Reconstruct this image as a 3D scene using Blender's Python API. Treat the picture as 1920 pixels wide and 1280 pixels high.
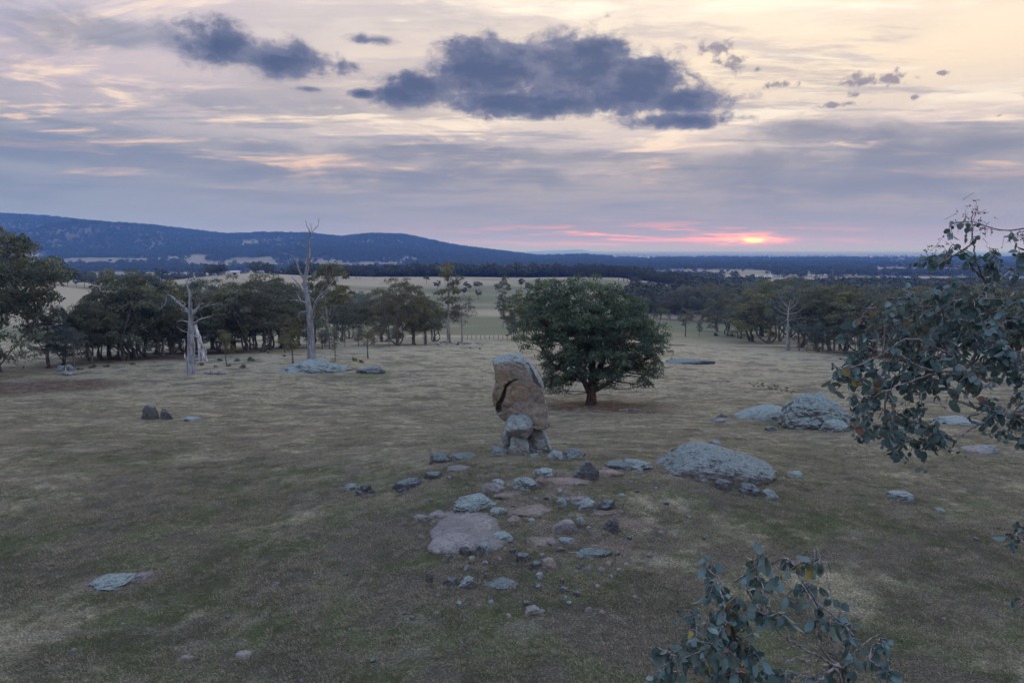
import bpy, math, random
import numpy as np
from mathutils import Vector, Matrix, Euler

for o in list(bpy.data.objects):
    bpy.data.objects.remove(o)
scene = bpy.context.scene
COL = scene.collection
R = math.radians

# ------------------------------------------------------------------ camera
CAM = np.array([0.0, 0.0, 10.0]); PITCH = R(7.57); F = 1280.0
cam_d = bpy.data.cameras.new('camera'); cam = bpy.data.objects.new('camera', cam_d); COL.objects.link(cam)
cam_d.sensor_width = 36; cam_d.lens = 24; cam_d.clip_start = 0.1; cam_d.clip_end = 200000
cam.location = CAM; cam.rotation_euler = (R(90) - PITCH, 0, 0)
scene.camera = cam
SUN_AZ, SUN_EL = R(19.4), R(2.5)

def ray(px, py):
    a = (px - 960) / F; b = (640 - py) / F
    return np.array([a, math.cos(PITCH) + b * math.sin(PITCH), -math.sin(PITCH) + b * math.cos(PITCH)])
def P(px, py, y):                       # world point on a photo ray at forward distance y
    d = ray(px, py); return CAM + d * (y / d[1])
def azel(px, py):
    d = ray(px, py); d = d / np.linalg.norm(d)
    return math.degrees(math.atan2(d[0], d[1])), math.degrees(math.asin(d[2]))
def srgb(r, g, b, k=1.0):
    f = lambda c: ((c / 255 + 0.055) / 1.055) ** 2.4 if c > 10 else c / 255 / 12.92
    return (f(r) * k, f(g) * k, f(b) * k, 1)

# ------------------------------------------------------------------ render settings
scene.render.engine = 'CYCLES'
cy = scene.cycles
cy.use_denoising = True
try: cy.denoiser = 'OPENIMAGEDENOISE'
except Exception: pass
cy.max_bounces = 6; cy.diffuse_bounces = 3; cy.glossy_bounces = 2; cy.transmission_bounces = 3
cy.volume_bounces = 0; cy.transparent_max_bounces = 8
cy.sample_clamp_indirect = 4
vs = scene.view_settings
vs.view_transform = 'Standard'; vs.look = 'None'; vs.gamma = 1; vs.exposure = 1.15; vs.use_curve_mapping = False

# ------------------------------------------------------------------ node helper
class NT:
    def __init__(s, tree): s.t = tree; s.n = tree.nodes; s.l = tree.links
    def node(s, typ, ins=None, **kw):
        n = s.n.new(typ)
        for k, v in kw.items(): setattr(n, k, v)
        for k, v in (ins or {}).items(): s.put(n.inputs[k], v)
        return n
    def put(s, sock, v):
        if isinstance(v, bpy.types.NodeSocket): s.l.new(v, sock)
        elif isinstance(v, bpy.types.Node): s.l.new(v.outputs[0], sock)
        else: sock.default_value = v
    def m(s, op, a, b=None, c=None, clamp=False):
        n = s.n.new('ShaderNodeMath'); n.operation = op; n.use_clamp = clamp
        for i, v in enumerate((a, b, c)):
            if v is not None: s.put(n.inputs[i], v)
        return n.outputs[0]
    def ss(s, x, lo, hi):
        n = s.n.new('ShaderNodeMapRange'); n.interpolation_type = 'SMOOTHSTEP'
        s.put(n.inputs[0], x); s.put(n.inputs[1], lo); s.put(n.inputs[2], hi); return n.outputs[0]
    def mix(s, f, a, b, mode='MIX'):
        n = s.n.new('ShaderNodeMix'); n.data_type = 'RGBA'; n.blend_type = mode
        s.put(n.inputs[0], f); s.put(n.inputs[6], a); s.put(n.inputs[7], b); return n.outputs[2]
    def ramp(s, f, stops, interp='LINEAR'):
        n = s.n.new('ShaderNodeValToRGB'); n.color_ramp.interpolation = interp
        e = n.color_ramp.elements
        while len(e) < len(stops): e.new(0.5)
        for i, (p, c) in enumerate(stops): e[i].position = p; e[i].color = c
        s.put(n.inputs[0], f); return n.outputs[0]
    def noise(s, vec, scale, detail=4, rough=0.55, dist=0.0):
        n = s.n.new('ShaderNodeTexNoise')
        s.put(n.inputs['Vector'], vec); n.inputs['Scale'].default_value = scale
        n.inputs['Detail'].default_value = detail; n.inputs['Roughness'].default_value = rough
        n.inputs['Distortion'].default_value = dist; return n.outputs['Fac']
    def xyz(s, x, y, z=0.0):
        n = s.n.new('ShaderNodeCombineXYZ')
        for i, v in enumerate((x, y, z)): s.put(n.inputs[i], v)
        return n.outputs[0]

# ------------------------------------------------------------------ sky
def build_world():
    w = bpy.data.worlds.new('World'); scene.world = w; w.use_nodes = True
    w.node_tree.nodes.clear(); T = NT(w.node_tree)
    d = T.node('ShaderNodeTexCoord').outputs['Generated']
    sp = T.node('ShaderNodeSeparateXYZ', {0: d}); x, y, z = sp.outputs
    deg = 180 / math.pi
    az = T.m('MULTIPLY', T.m('ARCTAN2', x, y), deg)
    el = T.m('MULTIPLY', T.m('ARCSINE', z), deg)
    # how near to the bright western quarter
    a0 = R(32)
    west = T.m('ADD', T.m('MULTIPLY', x, math.sin(a0)), T.m('MULTIPLY', y, math.cos(a0)))
    wf = T.ss(west, 0.30, 0.98)
    e = T.m('DIVIDE', el, 90.0)
    cool = T.ramp(e, [(0.0, srgb(146, 151, 166)), (4 / 90, srgb(136, 147, 166)), (8 / 90, srgb(154, 157, 170)),
                      (12 / 90, srgb(186, 176, 188)), (20 / 90, srgb(182, 180, 202)), (35 / 90, srgb(188, 204, 240)), (1.0, srgb(166, 196, 250))])
    warm = T.ramp(e, [(0.0, srgb(174, 155, 158)), (2.5 / 90, srgb(157, 151, 156)), (6 / 90, srgb(176, 168, 166)),
                      (9 / 90, srgb(216, 203, 198)), (13 / 90, srgb(243, 224, 198)), (20 / 90, srgb(244, 229, 210)), (38 / 90, srgb(212, 217, 236)), (1.0, srgb(166, 196, 250))])
    col = T.mix(wf, cool, warm)
    # clear sky behind the thin cloud
    sky = T.node('ShaderNodeTexSky', sky_type='NISHITA', sun_disc=False, sun_elevation=SUN_EL, sun_rotation=SUN_AZ,
                 altitude=200, air_density=1.0, dust_density=1.5, ozone_density=1.5).outputs[0]
    col = T.mix(T.m('MULTIPLY', T.ss(el, 18.0, 60.0), 0.35), col, T.mix(1.0, sky, (0.10, 0.10, 0.10, 1), 'MULTIPLY'))
    # cloud sheets laid on a plane high over the ground
    k = T.m('ADD', T.m('MAXIMUM', z, 0.0), 0.055)
    qx = T.m('DIVIDE', x, k); qy = T.m('DIVIDE', y, k)
    tilt = 0.10
    qv = T.xyz(T.m('ADD', qx, T.m('MULTIPLY', qy, tilt)), T.m('SUBTRACT', T.m('MULTIPLY', qy, 1.25), T.m('MULTIPLY', qx, tilt)), 0.0)
    band = T.m('MULTIPLY', T.ss(el, 0.6, 3.0), T.m('SUBTRACT', 1.0, T.ss(el, 24.0, 60.0)))
    n1 = T.noise(qv, 0.42, 6, 0.58, 0.5)
    n2 = T.noise(T.xyz(T.m('ADD', qx, 31.7), T.m('MULTIPLY', qy, 1.6), 4.0), 0.95, 6, 0.64, 0.7)
    n3 = T.noise(T.xyz(T.m('MULTIPLY', qx, 0.7), T.m('ADD', T.m('MULTIPLY', qy, 2.2), 9.0), 7.0), 1.6, 6, 0.68, 0.0)
    grey = T.mix(wf, srgb(126, 136, 156), srgb(146, 145, 153))
    lowf = T.m('SUBTRACT', 1.0, T.ss(el, 8.0, 15.0))
    sheet = T.m('MULTIPLY', T.ss(n1, 0.46, 0.62), T.m('MULTIPLY', band, T.m('ADD', 0.40, T.m('MULTIPLY', lowf, 0.45))))
    col = T.mix(sheet, col, grey)
    gap = T.m('MULTIPLY', T.ss(n2, 0.51, 0.64), T.m('MULTIPLY', band, T.ss(el, 3.5, 8.0)))
    gap = T.m('MULTIPLY', gap, T.m('SUBTRACT', 1.0, T.ss(el, 30.0, 55.0)))
    col = T.mix(T.m('MULTIPLY', gap, 0.88), col, T.mix(T.ss(el, 5, 11), srgb(250, 206, 176), T.mix(wf, srgb(244, 218, 198), srgb(252, 240, 222))))
    wisp = T.m('MULTIPLY', T.ss(n3, 0.49, 0.62), T.m('MULTIPLY', band, 0.62))
    col = T.mix(wisp, col, T.mix(T.ss(el, 8, 16), srgb(142, 146, 164), srgb(190, 180, 182)))
    cir = T.m('MULTIPLY', T.ss(T.noise(T.xyz(T.m('ADD', qx, T.m('MULTIPLY', qy, .8)), T.m('SUBTRACT', T.m('MULTIPLY', qy, 1.1), T.m('MULTIPLY', qx, .5)), 13.0), 1.2, 6, .62, .6), .45, .66), T.ss(el, 9, 14))
    col = T.mix(T.m('MULTIPLY', cir, T.m('SUBTRACT', .5, T.m('MULTIPLY', T.ss(el, 25, 60), .3))), col, T.mix(wf, srgb(172, 168, 190), srgb(214, 198, 190)))
    # long grey bank right of the cumulus
    dv = T.node('ShaderNodeVectorMath', {0: d, 1: (9, 9, 22)}, operation='MULTIPLY').outputs[0]
    nb = T.noise(dv, 1.0, 6, 0.62, 0.4)
    dv2 = T.node('ShaderNodeVectorMath', {0: d, 1: (15, 15, 30)}, operation='MULTIPLY').outputs[0]
    nc = T.noise(dv2, 1.0, 7, 0.63, 0.25)
    nf = T.noise(d, 62.0, 5, 0.65, 0.4)
    nbig = T.noise(d, 7.0, 3, 0.55)
    def field(ells):
        out = None
        for (px, py, rx, ry, *wt) in ells:
            a, b = azel(px, py); rxd, ryd = rx / F * deg * 0.93, ry / F * deg
            u = T.m('DIVIDE', T.m('SUBTRACT', az, a), rxd); v = T.m('DIVIDE', T.m('SUBTRACT', el, b), ryd)
            r = T.m('SQRT', T.m('ADD', T.m('MULTIPLY', u, u), T.m('MULTIPLY', v, v)))
            f = T.m('SUBTRACT', wt[0] if wt else 1.0, r)
            out = f if out is None else T.m('SMOOTH_MAX', out, f, 0.25)
        return out
    bank = field([(1560, 245, 230, 32), (1750, 290, 330, 34), (1420, 300, 300, 30), (760, 285, 420, 26), (160, 60, 260, 36), (200, 285, 320, 30), (760, 330, 520, 30), (1650, 350, 420, 34)])
    bf = T.m('ADD', bank, T.m('MULTIPLY', T.m('SUBTRACT', nb, 0.5), 2.6))
    col = T.mix(T.m('MULTIPLY', T.ss(bf, 0.0, 0.9), 0.75), col, T.mix(wf, srgb(122, 132, 154), srgb(130, 133, 146)))
    # broken cumulus
    cum = field([(775, 172, 90, 34, 1.1), (935, 122, 120, 58, 1.2), (1060, 138, 150, 66, 1.25), (1190, 160, 125, 52, 1.2), (1285, 188, 85, 30, 1.1), (1050, 194, 280, 26, 1.2), (1275, 226, 135, 17, 1.1),
                 (420, 88, 92, 42, 1.15), (520, 114, 110, 36, 1.15), (640, 125, 90, 26, .6), (578, 167, 52, 9, .8), (700, 76, 100, 18, .65), (680, 176, 30, 10)])
    cf = T.m('ADD', cum, T.m('MULTIPLY', T.m('SUBTRACT', nc, 0.5), 2.0))
    cf = T.m('ADD', T.m('ADD', cf, T.m('MULTIPLY', T.m('SUBTRACT', nf, 0.5), 0.7)), T.m('MULTIPLY', T.m('SUBTRACT', nbig, 0.5), 0.9))
    cm = T.ss(cf, -0.06, 0.50)
    shade = T.ss(T.m('ADD', cf, T.m('MULTIPLY', T.m('SUBTRACT', nbig, 0.5), 1.2)), 0.05, 1.0)
    ccol = T.mix(shade, srgb(124, 126, 146), srgb(68, 82, 112))
    ccol = T.mix(T.m('MULTIPLY', T.ss(T.noise(dv2, 1.7, 5, .6, .3), .48, .70), .32), ccol, srgb(122, 128, 150))
    col = T.mix(T.m('MULTIPLY', cm, 0.95), col, ccol)
    scud = field([(1335, 90, 44, 13), (1372, 120, 32, 18), (1650, 150, 66, 14), (1462, 160, 30, 9), (1606, 178, 16, 7), (1420, 130, 10, 6), (1716, 183, 9, 4), (1872, 217, 12, 4), (1560, 197, 40, 6), (1765, 137, 12, 4)])
    sf = T.m('ADD', scud, T.m('MULTIPLY', T.m('SUBTRACT', nf, 0.5), 4.2))
    col = T.mix(T.m('MULTIPLY', T.ss(sf, 0.1, 0.9), 0.80), col, srgb(128, 124, 138))
    # the sun low behind thin cloud, pink streaks to its left
    sa, se = azel(1410, 450)
    def gl(a, b, ra, rb):
        u = T.m('DIVIDE', T.m('SUBTRACT', az, a), ra); v = T.m('DIVIDE', T.m('SUBTRACT', el, b), rb)
        return T.m('POWER', 2.718, T.m('MULTIPLY', T.m('ADD', T.m('MULTIPLY', u, u), T.m('MULTIPLY', v, v)), -1.0))
    sv = T.xyz(T.m('MULTIPLY', az, 0.10), T.m('MULTIPLY', T.m('ADD', el, T.m('MULTIPLY', az, 0.012)), 1.5), 3.0)
    ns = T.noise(sv, 1.6, 6, 0.6, 0.3)
    streak = T.m('MULTIPLY', T.ss(ns, 0.48, 0.62), gl(sa - 8, se + 0.35, 13, 0.85))
    col = T.mix(T.m('MULTIPLY', streak, 0.85), col, srgb(255, 158, 100, 1.3))
    col = T.mix(T.m('MULTIPLY', gl(sa - 4, 0.2, 15, 0.8), 0.30), col, srgb(240, 168, 134))
    sv2 = T.xyz(T.m('MULTIPLY', az, 0.35), T.m('MULTIPLY', el, 2.6), 8.0)
    ns2 = T.ss(T.noise(sv2, 1.5, 5, 0.6, 0.3), 0.36, 0.62)
    col = T.mix(T.m('MULTIPLY', T.m('MULTIPLY', gl(sa - 0.3, se + 0.05, 2.4, 0.40), ns2), 1.0), col, (2.9, 1.0, 0.22, 1))
    col = T.mix(gl(sa + 0.15, se - 0.02, 0.55, 0.13), col, (9.0, 4.2, 0.7, 1))
    # extra sky brightness added towards the unseen zenith to light the ground
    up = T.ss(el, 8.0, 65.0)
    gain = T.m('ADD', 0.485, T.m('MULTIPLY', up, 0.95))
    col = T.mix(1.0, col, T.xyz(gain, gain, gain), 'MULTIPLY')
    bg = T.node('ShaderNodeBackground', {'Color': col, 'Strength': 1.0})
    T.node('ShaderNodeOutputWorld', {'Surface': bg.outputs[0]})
    w.cycles_visibility.camera = True
    try: w.cycles.sampling_method = 'MANUAL'; w.cycles.sample_map_resolution = 512
    except Exception: pass
build_world()

sl = bpy.data.lights.new('sun', 'SUN'); so = bpy.data.objects.new('sun', sl); COL.objects.link(so)
sl.energy = 0.5; sl.angle = R(20); sl.color = (1.0, 0.72, 0.52)
L = Vector((math.sin(SUN_AZ) * math.cos(SUN_EL), math.cos(SUN_AZ) * math.cos(SUN_EL), math.sin(SUN_EL)))
so.rotation_euler = (-L).to_track_quat('-Z', 'Y').to_euler(); so.location = (0, 0, 60)

# ------------------------------------------------------------------ numpy noise
def hash2(ix, iy, seed):
    h = (ix.astype(np.int64) * 374761393 + iy.astype(np.int64) * 668265263 + seed * 974711) & 0x7fffffff
    h = ((h ^ (h >> 13)) * 1274126177) & 0x7fffffff
    return ((h ^ (h >> 16)) & 0xffff) / 65535.0
def vnoise(x, y, seed=0):
    x = np.asarray(x, float); y = np.asarray(y, float)
    ix = np.floor(x); iy = np.floor(y); fx = x - ix; fy = y - iy
    fx = fx * fx * (3 - 2 * fx); fy = fy * fy * (3 - 2 * fy)
    a = hash2(ix, iy, seed); b = hash2(ix + 1, iy, seed); c = hash2(ix, iy + 1, seed); d = hash2(ix + 1, iy + 1, seed)
    return (a * (1 - fx) + b * fx) * (1 - fy) + (c * (1 - fx) + d * fx) * fy
def fbm(x, y, oct=4, seed=0, g=0.5):
    s = 0; a = 1; t = 0
    for i in range(oct):
        s = s + a * vnoise(x * 2 ** i, y * 2 ** i, seed + i * 17); t += a; a *= g
    return s / t
def sstep(x, a, b):
    t = np.clip((x - a) / (b - a), 0, 1); return t * t * (3 - 2 * t)
def hash3(ix, iy, iz, s): return hash2(ix + iz * 57.0, iy + iz * 113.0, s)
def noise3(p, seed=0):
    i = np.floor(p); f = p - i; f = f * f * (3 - 2 * f); out = 0
    for dx in (0, 1):
        for dy in (0, 1):
            for dz in (0, 1):
                w = (f[:, 0] if dx else 1 - f[:, 0]) * (f[:, 1] if dy else 1 - f[:, 1]) * (f[:, 2] if dz else 1 - f[:, 2])
                out = out + w * hash3(i[:, 0] + dx, i[:, 1] + dy, i[:, 2] + dz, seed)
    return out
def fbm3(p, oct=4, seed=0, g=0.5):
    s = 0; a = 1; t = 0
    for k in range(oct): s = s + a * noise3(p * 2 ** k, seed + 31 * k); t += a; a *= g
    return s / t

# ------------------------------------------------------------------ terrain
YK = [-60, 0, 15, 30, 38, 50, 70, 90, 105, 120, 150, 180, 220, 300, 400, 500, 600, 680, 760, 900, 1400, 2500, 6000, 80000]
PROF = {  # u = x / y : heights at YK
    -0.75: [-0.6, -.3, -.25, -.5, -1.2, -2.6, -5.0, -6.6, -7.3, -8.3, -11.5, -15, -19, -25, -25, -18, -14.5, -15, -20, -32, -44, -47, -50, -52],
    -0.40: [-0.6, -.3, -.2, -.4, -1.3, -2.9, -5.0, -6.3, -7.2, -8.3, -11.3, -14.5, -19, -26, -27, -22, -17, -14.5, -17, -31, -44, -47, -50, -52],
    -0.10: [-0.6, -.3, -.1, -.1, -1.0, -3.0, -5.6, -6.6, -7.6, -8.6, -11.1, -14.2, -18.0, -25, -28, -25, -20.5, -17, -18, -31, -44, -47, -50, -52],
    0.12: [-0.6, -.3, -.1, -.1, -0.9, -2.8, -5.8, -7.2, -8.2, -9.2, -11.4, -14.5, -18.0, -25, -29, -27, -22, -18.5, -19, -32, -44, -47, -50, -52],
    0.35: [-0.6, -.3, -.2, -.2, -1.2, -2.8, -5.4, -7.3, -8.6, -9.9, -12.6, -15.5, -19.5, -26, -31, -34, -35, -36, -37, -39, -43, -47, -50, -52],
    0.75: [-0.6, -.3, -.3, -.5, -1.4, -2.6, -5.0, -7.2, -8.7, -10.2, -13.4, -16.5, -20.5, -27, -32, -35, -36, -37, -38, -40, -43, -47, -50, -52]}
UK = np.array(sorted(PROF)); PT = np.array([PROF[u] for u in UK]); LY = np.array(YK, float)
def hermite(xk, yk, x):
    m = np.gradient(yk, xk, axis=-1); i = np.clip(np.searchsorted(xk, x) - 1, 0, len(xk) - 2)
    h = xk[i + 1] - xk[i]; t = np.clip((x - xk[i]) / h, 0, 1)
    return (2 * t**3 - 3 * t**2 + 1) * yk[i] + (t**3 - 2 * t**2 + t) * h * m[i] + (-2 * t**3 + 3 * t**2) * yk[i + 1] + (t**3 - t**2) * h * m[i + 1]
RX = np.array([-900, -300, 0, 100, 200, 300, 430, 500, 580, 640, 700, 760, 800, 860, 940, 1010, 1100, 1160, 1250, 3000], float)
RR = np.array([402, 400, 407, 411, 422, 430, 444, 442, 443, 449, 443, 445, 453, 466, 476, 484, 482, 486, 490, 495], float)
def H(x, y):
    x = np.asarray(x, float); y = np.asarray(y, float); shp = np.broadcast(x, y).shape
    x = np.broadcast_to(x, shp).ravel(); y = np.broadcast_to(y, shp).ravel()
    yy = np.maximum(y, -59); cols = np.stack([hermite(LY, PT[i], yy) for i in range(len(UK))])
    u = np.clip(x / np.maximum(y, 12.0), UK[0], UK[-1])
    j = np.clip(np.searchsorted(UK, u) - 1, 0, len(UK) - 2); t = (u - UK[j]) / (UK[j + 1] - UK[j]); t = t * t * (3 - 2 * t)
    n = np.arange(len(x)); z = cols[j, n] * (1 - t) + cols[j + 1, n] * t
    # knoll of the outcrops, mound below the dead tree, gentle ground
    g = lambda cx, cy, sx, sy, h: h * np.exp(-((x - cx) / sx) ** 2 - ((y - cy) / sy) ** 2)
    z = z + g(1.2, 27, 6.0, 6.5, 0.95) + g(8.5, 30, 4, 4, 0.45) + (fbm(x / 1.1, y / .9, 4, 141) - .5) * .42 * np.exp(-((x - 1.2) / 5.0) ** 2 - ((y - 23.5) / 6.0) ** 2) + g(-30.5, 104, 5, 4, 1.2) + g(28, 41, 6, 5, 0.6)
    z = z + (fbm(x / 9, y / 9, 3, 5) - .5) * 0.35 * sstep(y, -20, 5) + (fbm(x / 1.3, y / 1.3, 3, 9) - .5) * 0.10 * (1 - sstep(y, 80, 140))
    z = z + (-9 * np.exp(-((x / np.maximum(y, 50) + .57) / .10) ** 2) + 2.5 * np.exp(-((x / np.maximum(y, 50) + .39) / .07) ** 2)) * sstep(y, 380, 560)* (1 - sstep(y, 800, 1000))
    z = z + (fbm(x / 60, y / 60, 3, 15) - .5) * 2.0 * sstep(y, 160, 320) + (fbm(x / 260, y / 260, 3, 25) - .5) * 5 * sstep(y, 350, 700) * (1 - .5 * sstep(y, 760, 1000))
    # ridge on the left
    far = y > 1500
    if far.any():
        xf, yf = x[far], y[far]; rx = 960 + F * xf / yf
        row = np.interp(rx, RX, RR); crest = 10 - 4300 * (row - 470.6) / F
        base = -47.0; up = crest - base
        sh = np.where(yf < 4300, sstep(yf, 1900, 4400) ** 1.25, 1 - sstep(yf, 4300, 9000))
        gul = (fbm(xf / 420, yf / 700, 4, 77) - .5) * 0.9
        add = up * np.clip(sh + gul * sh * (1 - sh) * 3.2 * (yf < 4300), 0, 1.0)
        z2 = z[far] + np.maximum(add, 0)
        a = (rx - 1085) / 22; b = (rx - 1040) / 45
        hill = 150 * np.exp(-a * a) * .55 + 150 * np.exp(-b * b) * .55
        z2 = z2 + hill * np.exp(-((yf - 30000) / 3500) ** 2)
        z[far] = z2
    return z.reshape(shp)
def G(px, py):
    """world point where a photo ray meets the ground"""
    d = ray(px, py); ys = np.exp(np.linspace(math.log(8), math.log(9000), 5000)); ts = ys / d[1]
    pts = CAM + d * ts[:, None]; hh = H(pts[:, 0], pts[:, 1]); k = np.argmax(pts[:, 2] < hh)
    if k == 0: k = len(ys) - 1
    p = pts[k]; return np.array([p[0], p[1], float(H(p[0], p[1]))])

# ------------------------------------------------------------------ mesh helpers
def mk_mesh(name, v, faces, smooth=True, attrs=None):
    """v (N,3); faces: list of int arrays (M,3) or (M,4)"""
    me = bpy.data.meshes.new(name); v = np.asarray(v, np.float32)
    faces = [np.asarray(f, np.int32) for f in faces if len(f)]
    me.vertices.add(len(v)); me.vertices.foreach_set('co', v.ravel())
    if faces:
        loops = np.concatenate([f.ravel() for f in faces]); sizes = np.concatenate([np.full(len(f), f.shape[1], np.int32) for f in faces])
        me.loops.add(len(loops)); me.loops.foreach_set('vertex_index', loops)
        me.polygons.add(len(sizes)); me.polygons.foreach_set('loop_start', np.concatenate([[0], np.cumsum(sizes)[:-1]]).astype(np.int32))
        me.polygons.foreach_set('use_smooth', np.full(len(sizes), smooth))
    for k, a in (attrs or {}).items():
        at = me.attributes.new(k, 'FLOAT', 'POINT'); at.data.foreach_set('value', np.asarray(a, np.float32))
    me.update(calc_edges=True); return me
def put(name, me, mat=None, parent=None, loc=(0, 0, 0), rot=(0, 0, 0), sc=(1, 1, 1)):
    if mat is not None and len(me.materials) == 0: me.materials.append(mat)
    o = bpy.data.objects.new(name, me); COL.objects.link(o)
    o.location = loc; o.rotation_euler = rot; o.scale = sc if hasattr(sc, '__len__') else (sc,) * 3
    if parent is not None: o.parent = parent
    return o
def thing(name, loc=(0, 0, 0), rz=0.0, sc=1.0):
    o = bpy.data.objects.new(name, None); COL.objects.link(o); o.location = loc; o.rotation_euler = (0, 0, rz)
    o.scale = sc if hasattr(sc, '__len__') else (sc,) * 3; o.empty_display_size = 0.3; return o
def tag(o, label, cat, group=None):
    o['label'] = label; o['category'] = cat
    if group: o['group'] = group
    return o

class Build:
    def __init__(s): s.v = []; s.q = []; s.t = []; s.n = 0; s.a = []
    def add(s, v, q=None, t=None, a=0.0):
        v = np.asarray(v, float); s.v.append(v)
        if q is not None and len(q): s.q.append(np.asarray(q) + s.n)
        if t is not None and len(t): s.t.append(np.asarray(t) + s.n)
        s.a.append(np.full(len(v), a) if np.isscalar(a) else a); s.n += len(v)
    def tube(s, pts, rad, sides=6, a=0.0, cap=True):
        pts = np.asarray(pts, float); rad = np.broadcast_to(rad, (len(pts),)); n = len(pts)
        tan = np.gradient(pts, axis=0); tan /= np.linalg.norm(tan, axis=1)[:, None] + 1e-9
        ref = np.array([0.31, 0.77, 0.2]) if abs(tan[0][2]) > .7 else np.array([0.05, 0.1, 1.0])
        A = np.cross(tan, ref); A /= np.linalg.norm(A, axis=1)[:, None] + 1e-9; B = np.cross(tan, A)
        th = np.linspace(0, 2 * np.pi, sides, endpoint=False)
        v = pts[:, None] + rad[:, None, None] * (np.cos(th)[None, :, None] * A[:, None] + np.sin(th)[None, :, None] * B[:, None])
        i, j = np.meshgrid(np.arange(n - 1), np.arange(sides), indexing='ij'); j2 = (j + 1) % sides
        q = np.stack([i * sides + j, (i + 1) * sides + j, (i + 1) * sides + j2, i * sides + j2], -1).reshape(-1, 4)
        t = []
        vv = v.reshape(-1, 3)
        if cap:
            vv = np.vstack([vv, pts[-1] + tan[-1] * rad[-1] * .5]); k = len(vv) - 1; b = (n - 1) * sides
            t = [(b + jj, k, b + (jj + 1) % sides) for jj in range(sides)]
        s.add(vv, q, t, a)
    def mesh(s, name, smooth=True):
        return mk_mesh(name, np.vstack(s.v), ([np.vstack(s.q)] if s.q else []) + ([np.vstack(s.t)] if s.t else []), smooth, {'tint': np.concatenate(s.a)})

def smooth_line(pts, n):
    """Catmull-Rom resample to n points"""
    p = np.asarray(pts, float)
    if len(p) == 2: return p[0] + (p[1] - p[0]) * np.linspace(0, 1, n)[:, None]
    pp = np.vstack([2 * p[0] - p[1], p, 2 * p[-1] - p[-2]]); out = []
    for s in np.linspace(0, len(p) - 1 - 1e-6, n):
        i = int(s); t = s - i; a, b, c, d = pp[i:i + 4]
        out.append(.5 * ((2 * b) + (-a + c) * t + (2 * a - 5 * b + 4 * c - d) * t * t + (-a + 3 * b - 3 * c + d) * t ** 3))
    return np.array(out)

# ------------------------------------------------------------------ materials
def material(name):
    m = bpy.data.materials.new(name); m.use_nodes = True; m.node_tree.nodes.clear(); T = NT(m.node_tree)
    return m, T
def finish(T, col, rough=0.9, normal=None, spec=0.2, transl=0.0):
    b = T.node('ShaderNodeBsdfPrincipled', {'Base Color': col, 'Roughness': rough})
    b.inputs['Specular IOR Level'].default_value = spec
    if normal is not None: T.put(b.inputs['Normal'], normal)
    out = b.outputs[0]
    if transl > 0:
        tr = T.node('ShaderNodeBsdfTranslucent', {'Color': col})
        out = T.node('ShaderNodeMixShader', {0: transl, 1: out, 2: tr.outputs[0]}).outputs[0]
    T.node('ShaderNodeOutputMaterial', {'Surface': out})
def bump(T, h, dist=0.1, strength=1.0):
    return T.node('ShaderNodeBump', {'Strength': strength, 'Distance': dist, 'Height': h}).outputs[0]
def attr(T, n): return T.node('ShaderNodeAttribute', attribute_name=n).outputs['Fac']
def lin(r, g, b): return (r, g, b, 1)

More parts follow.
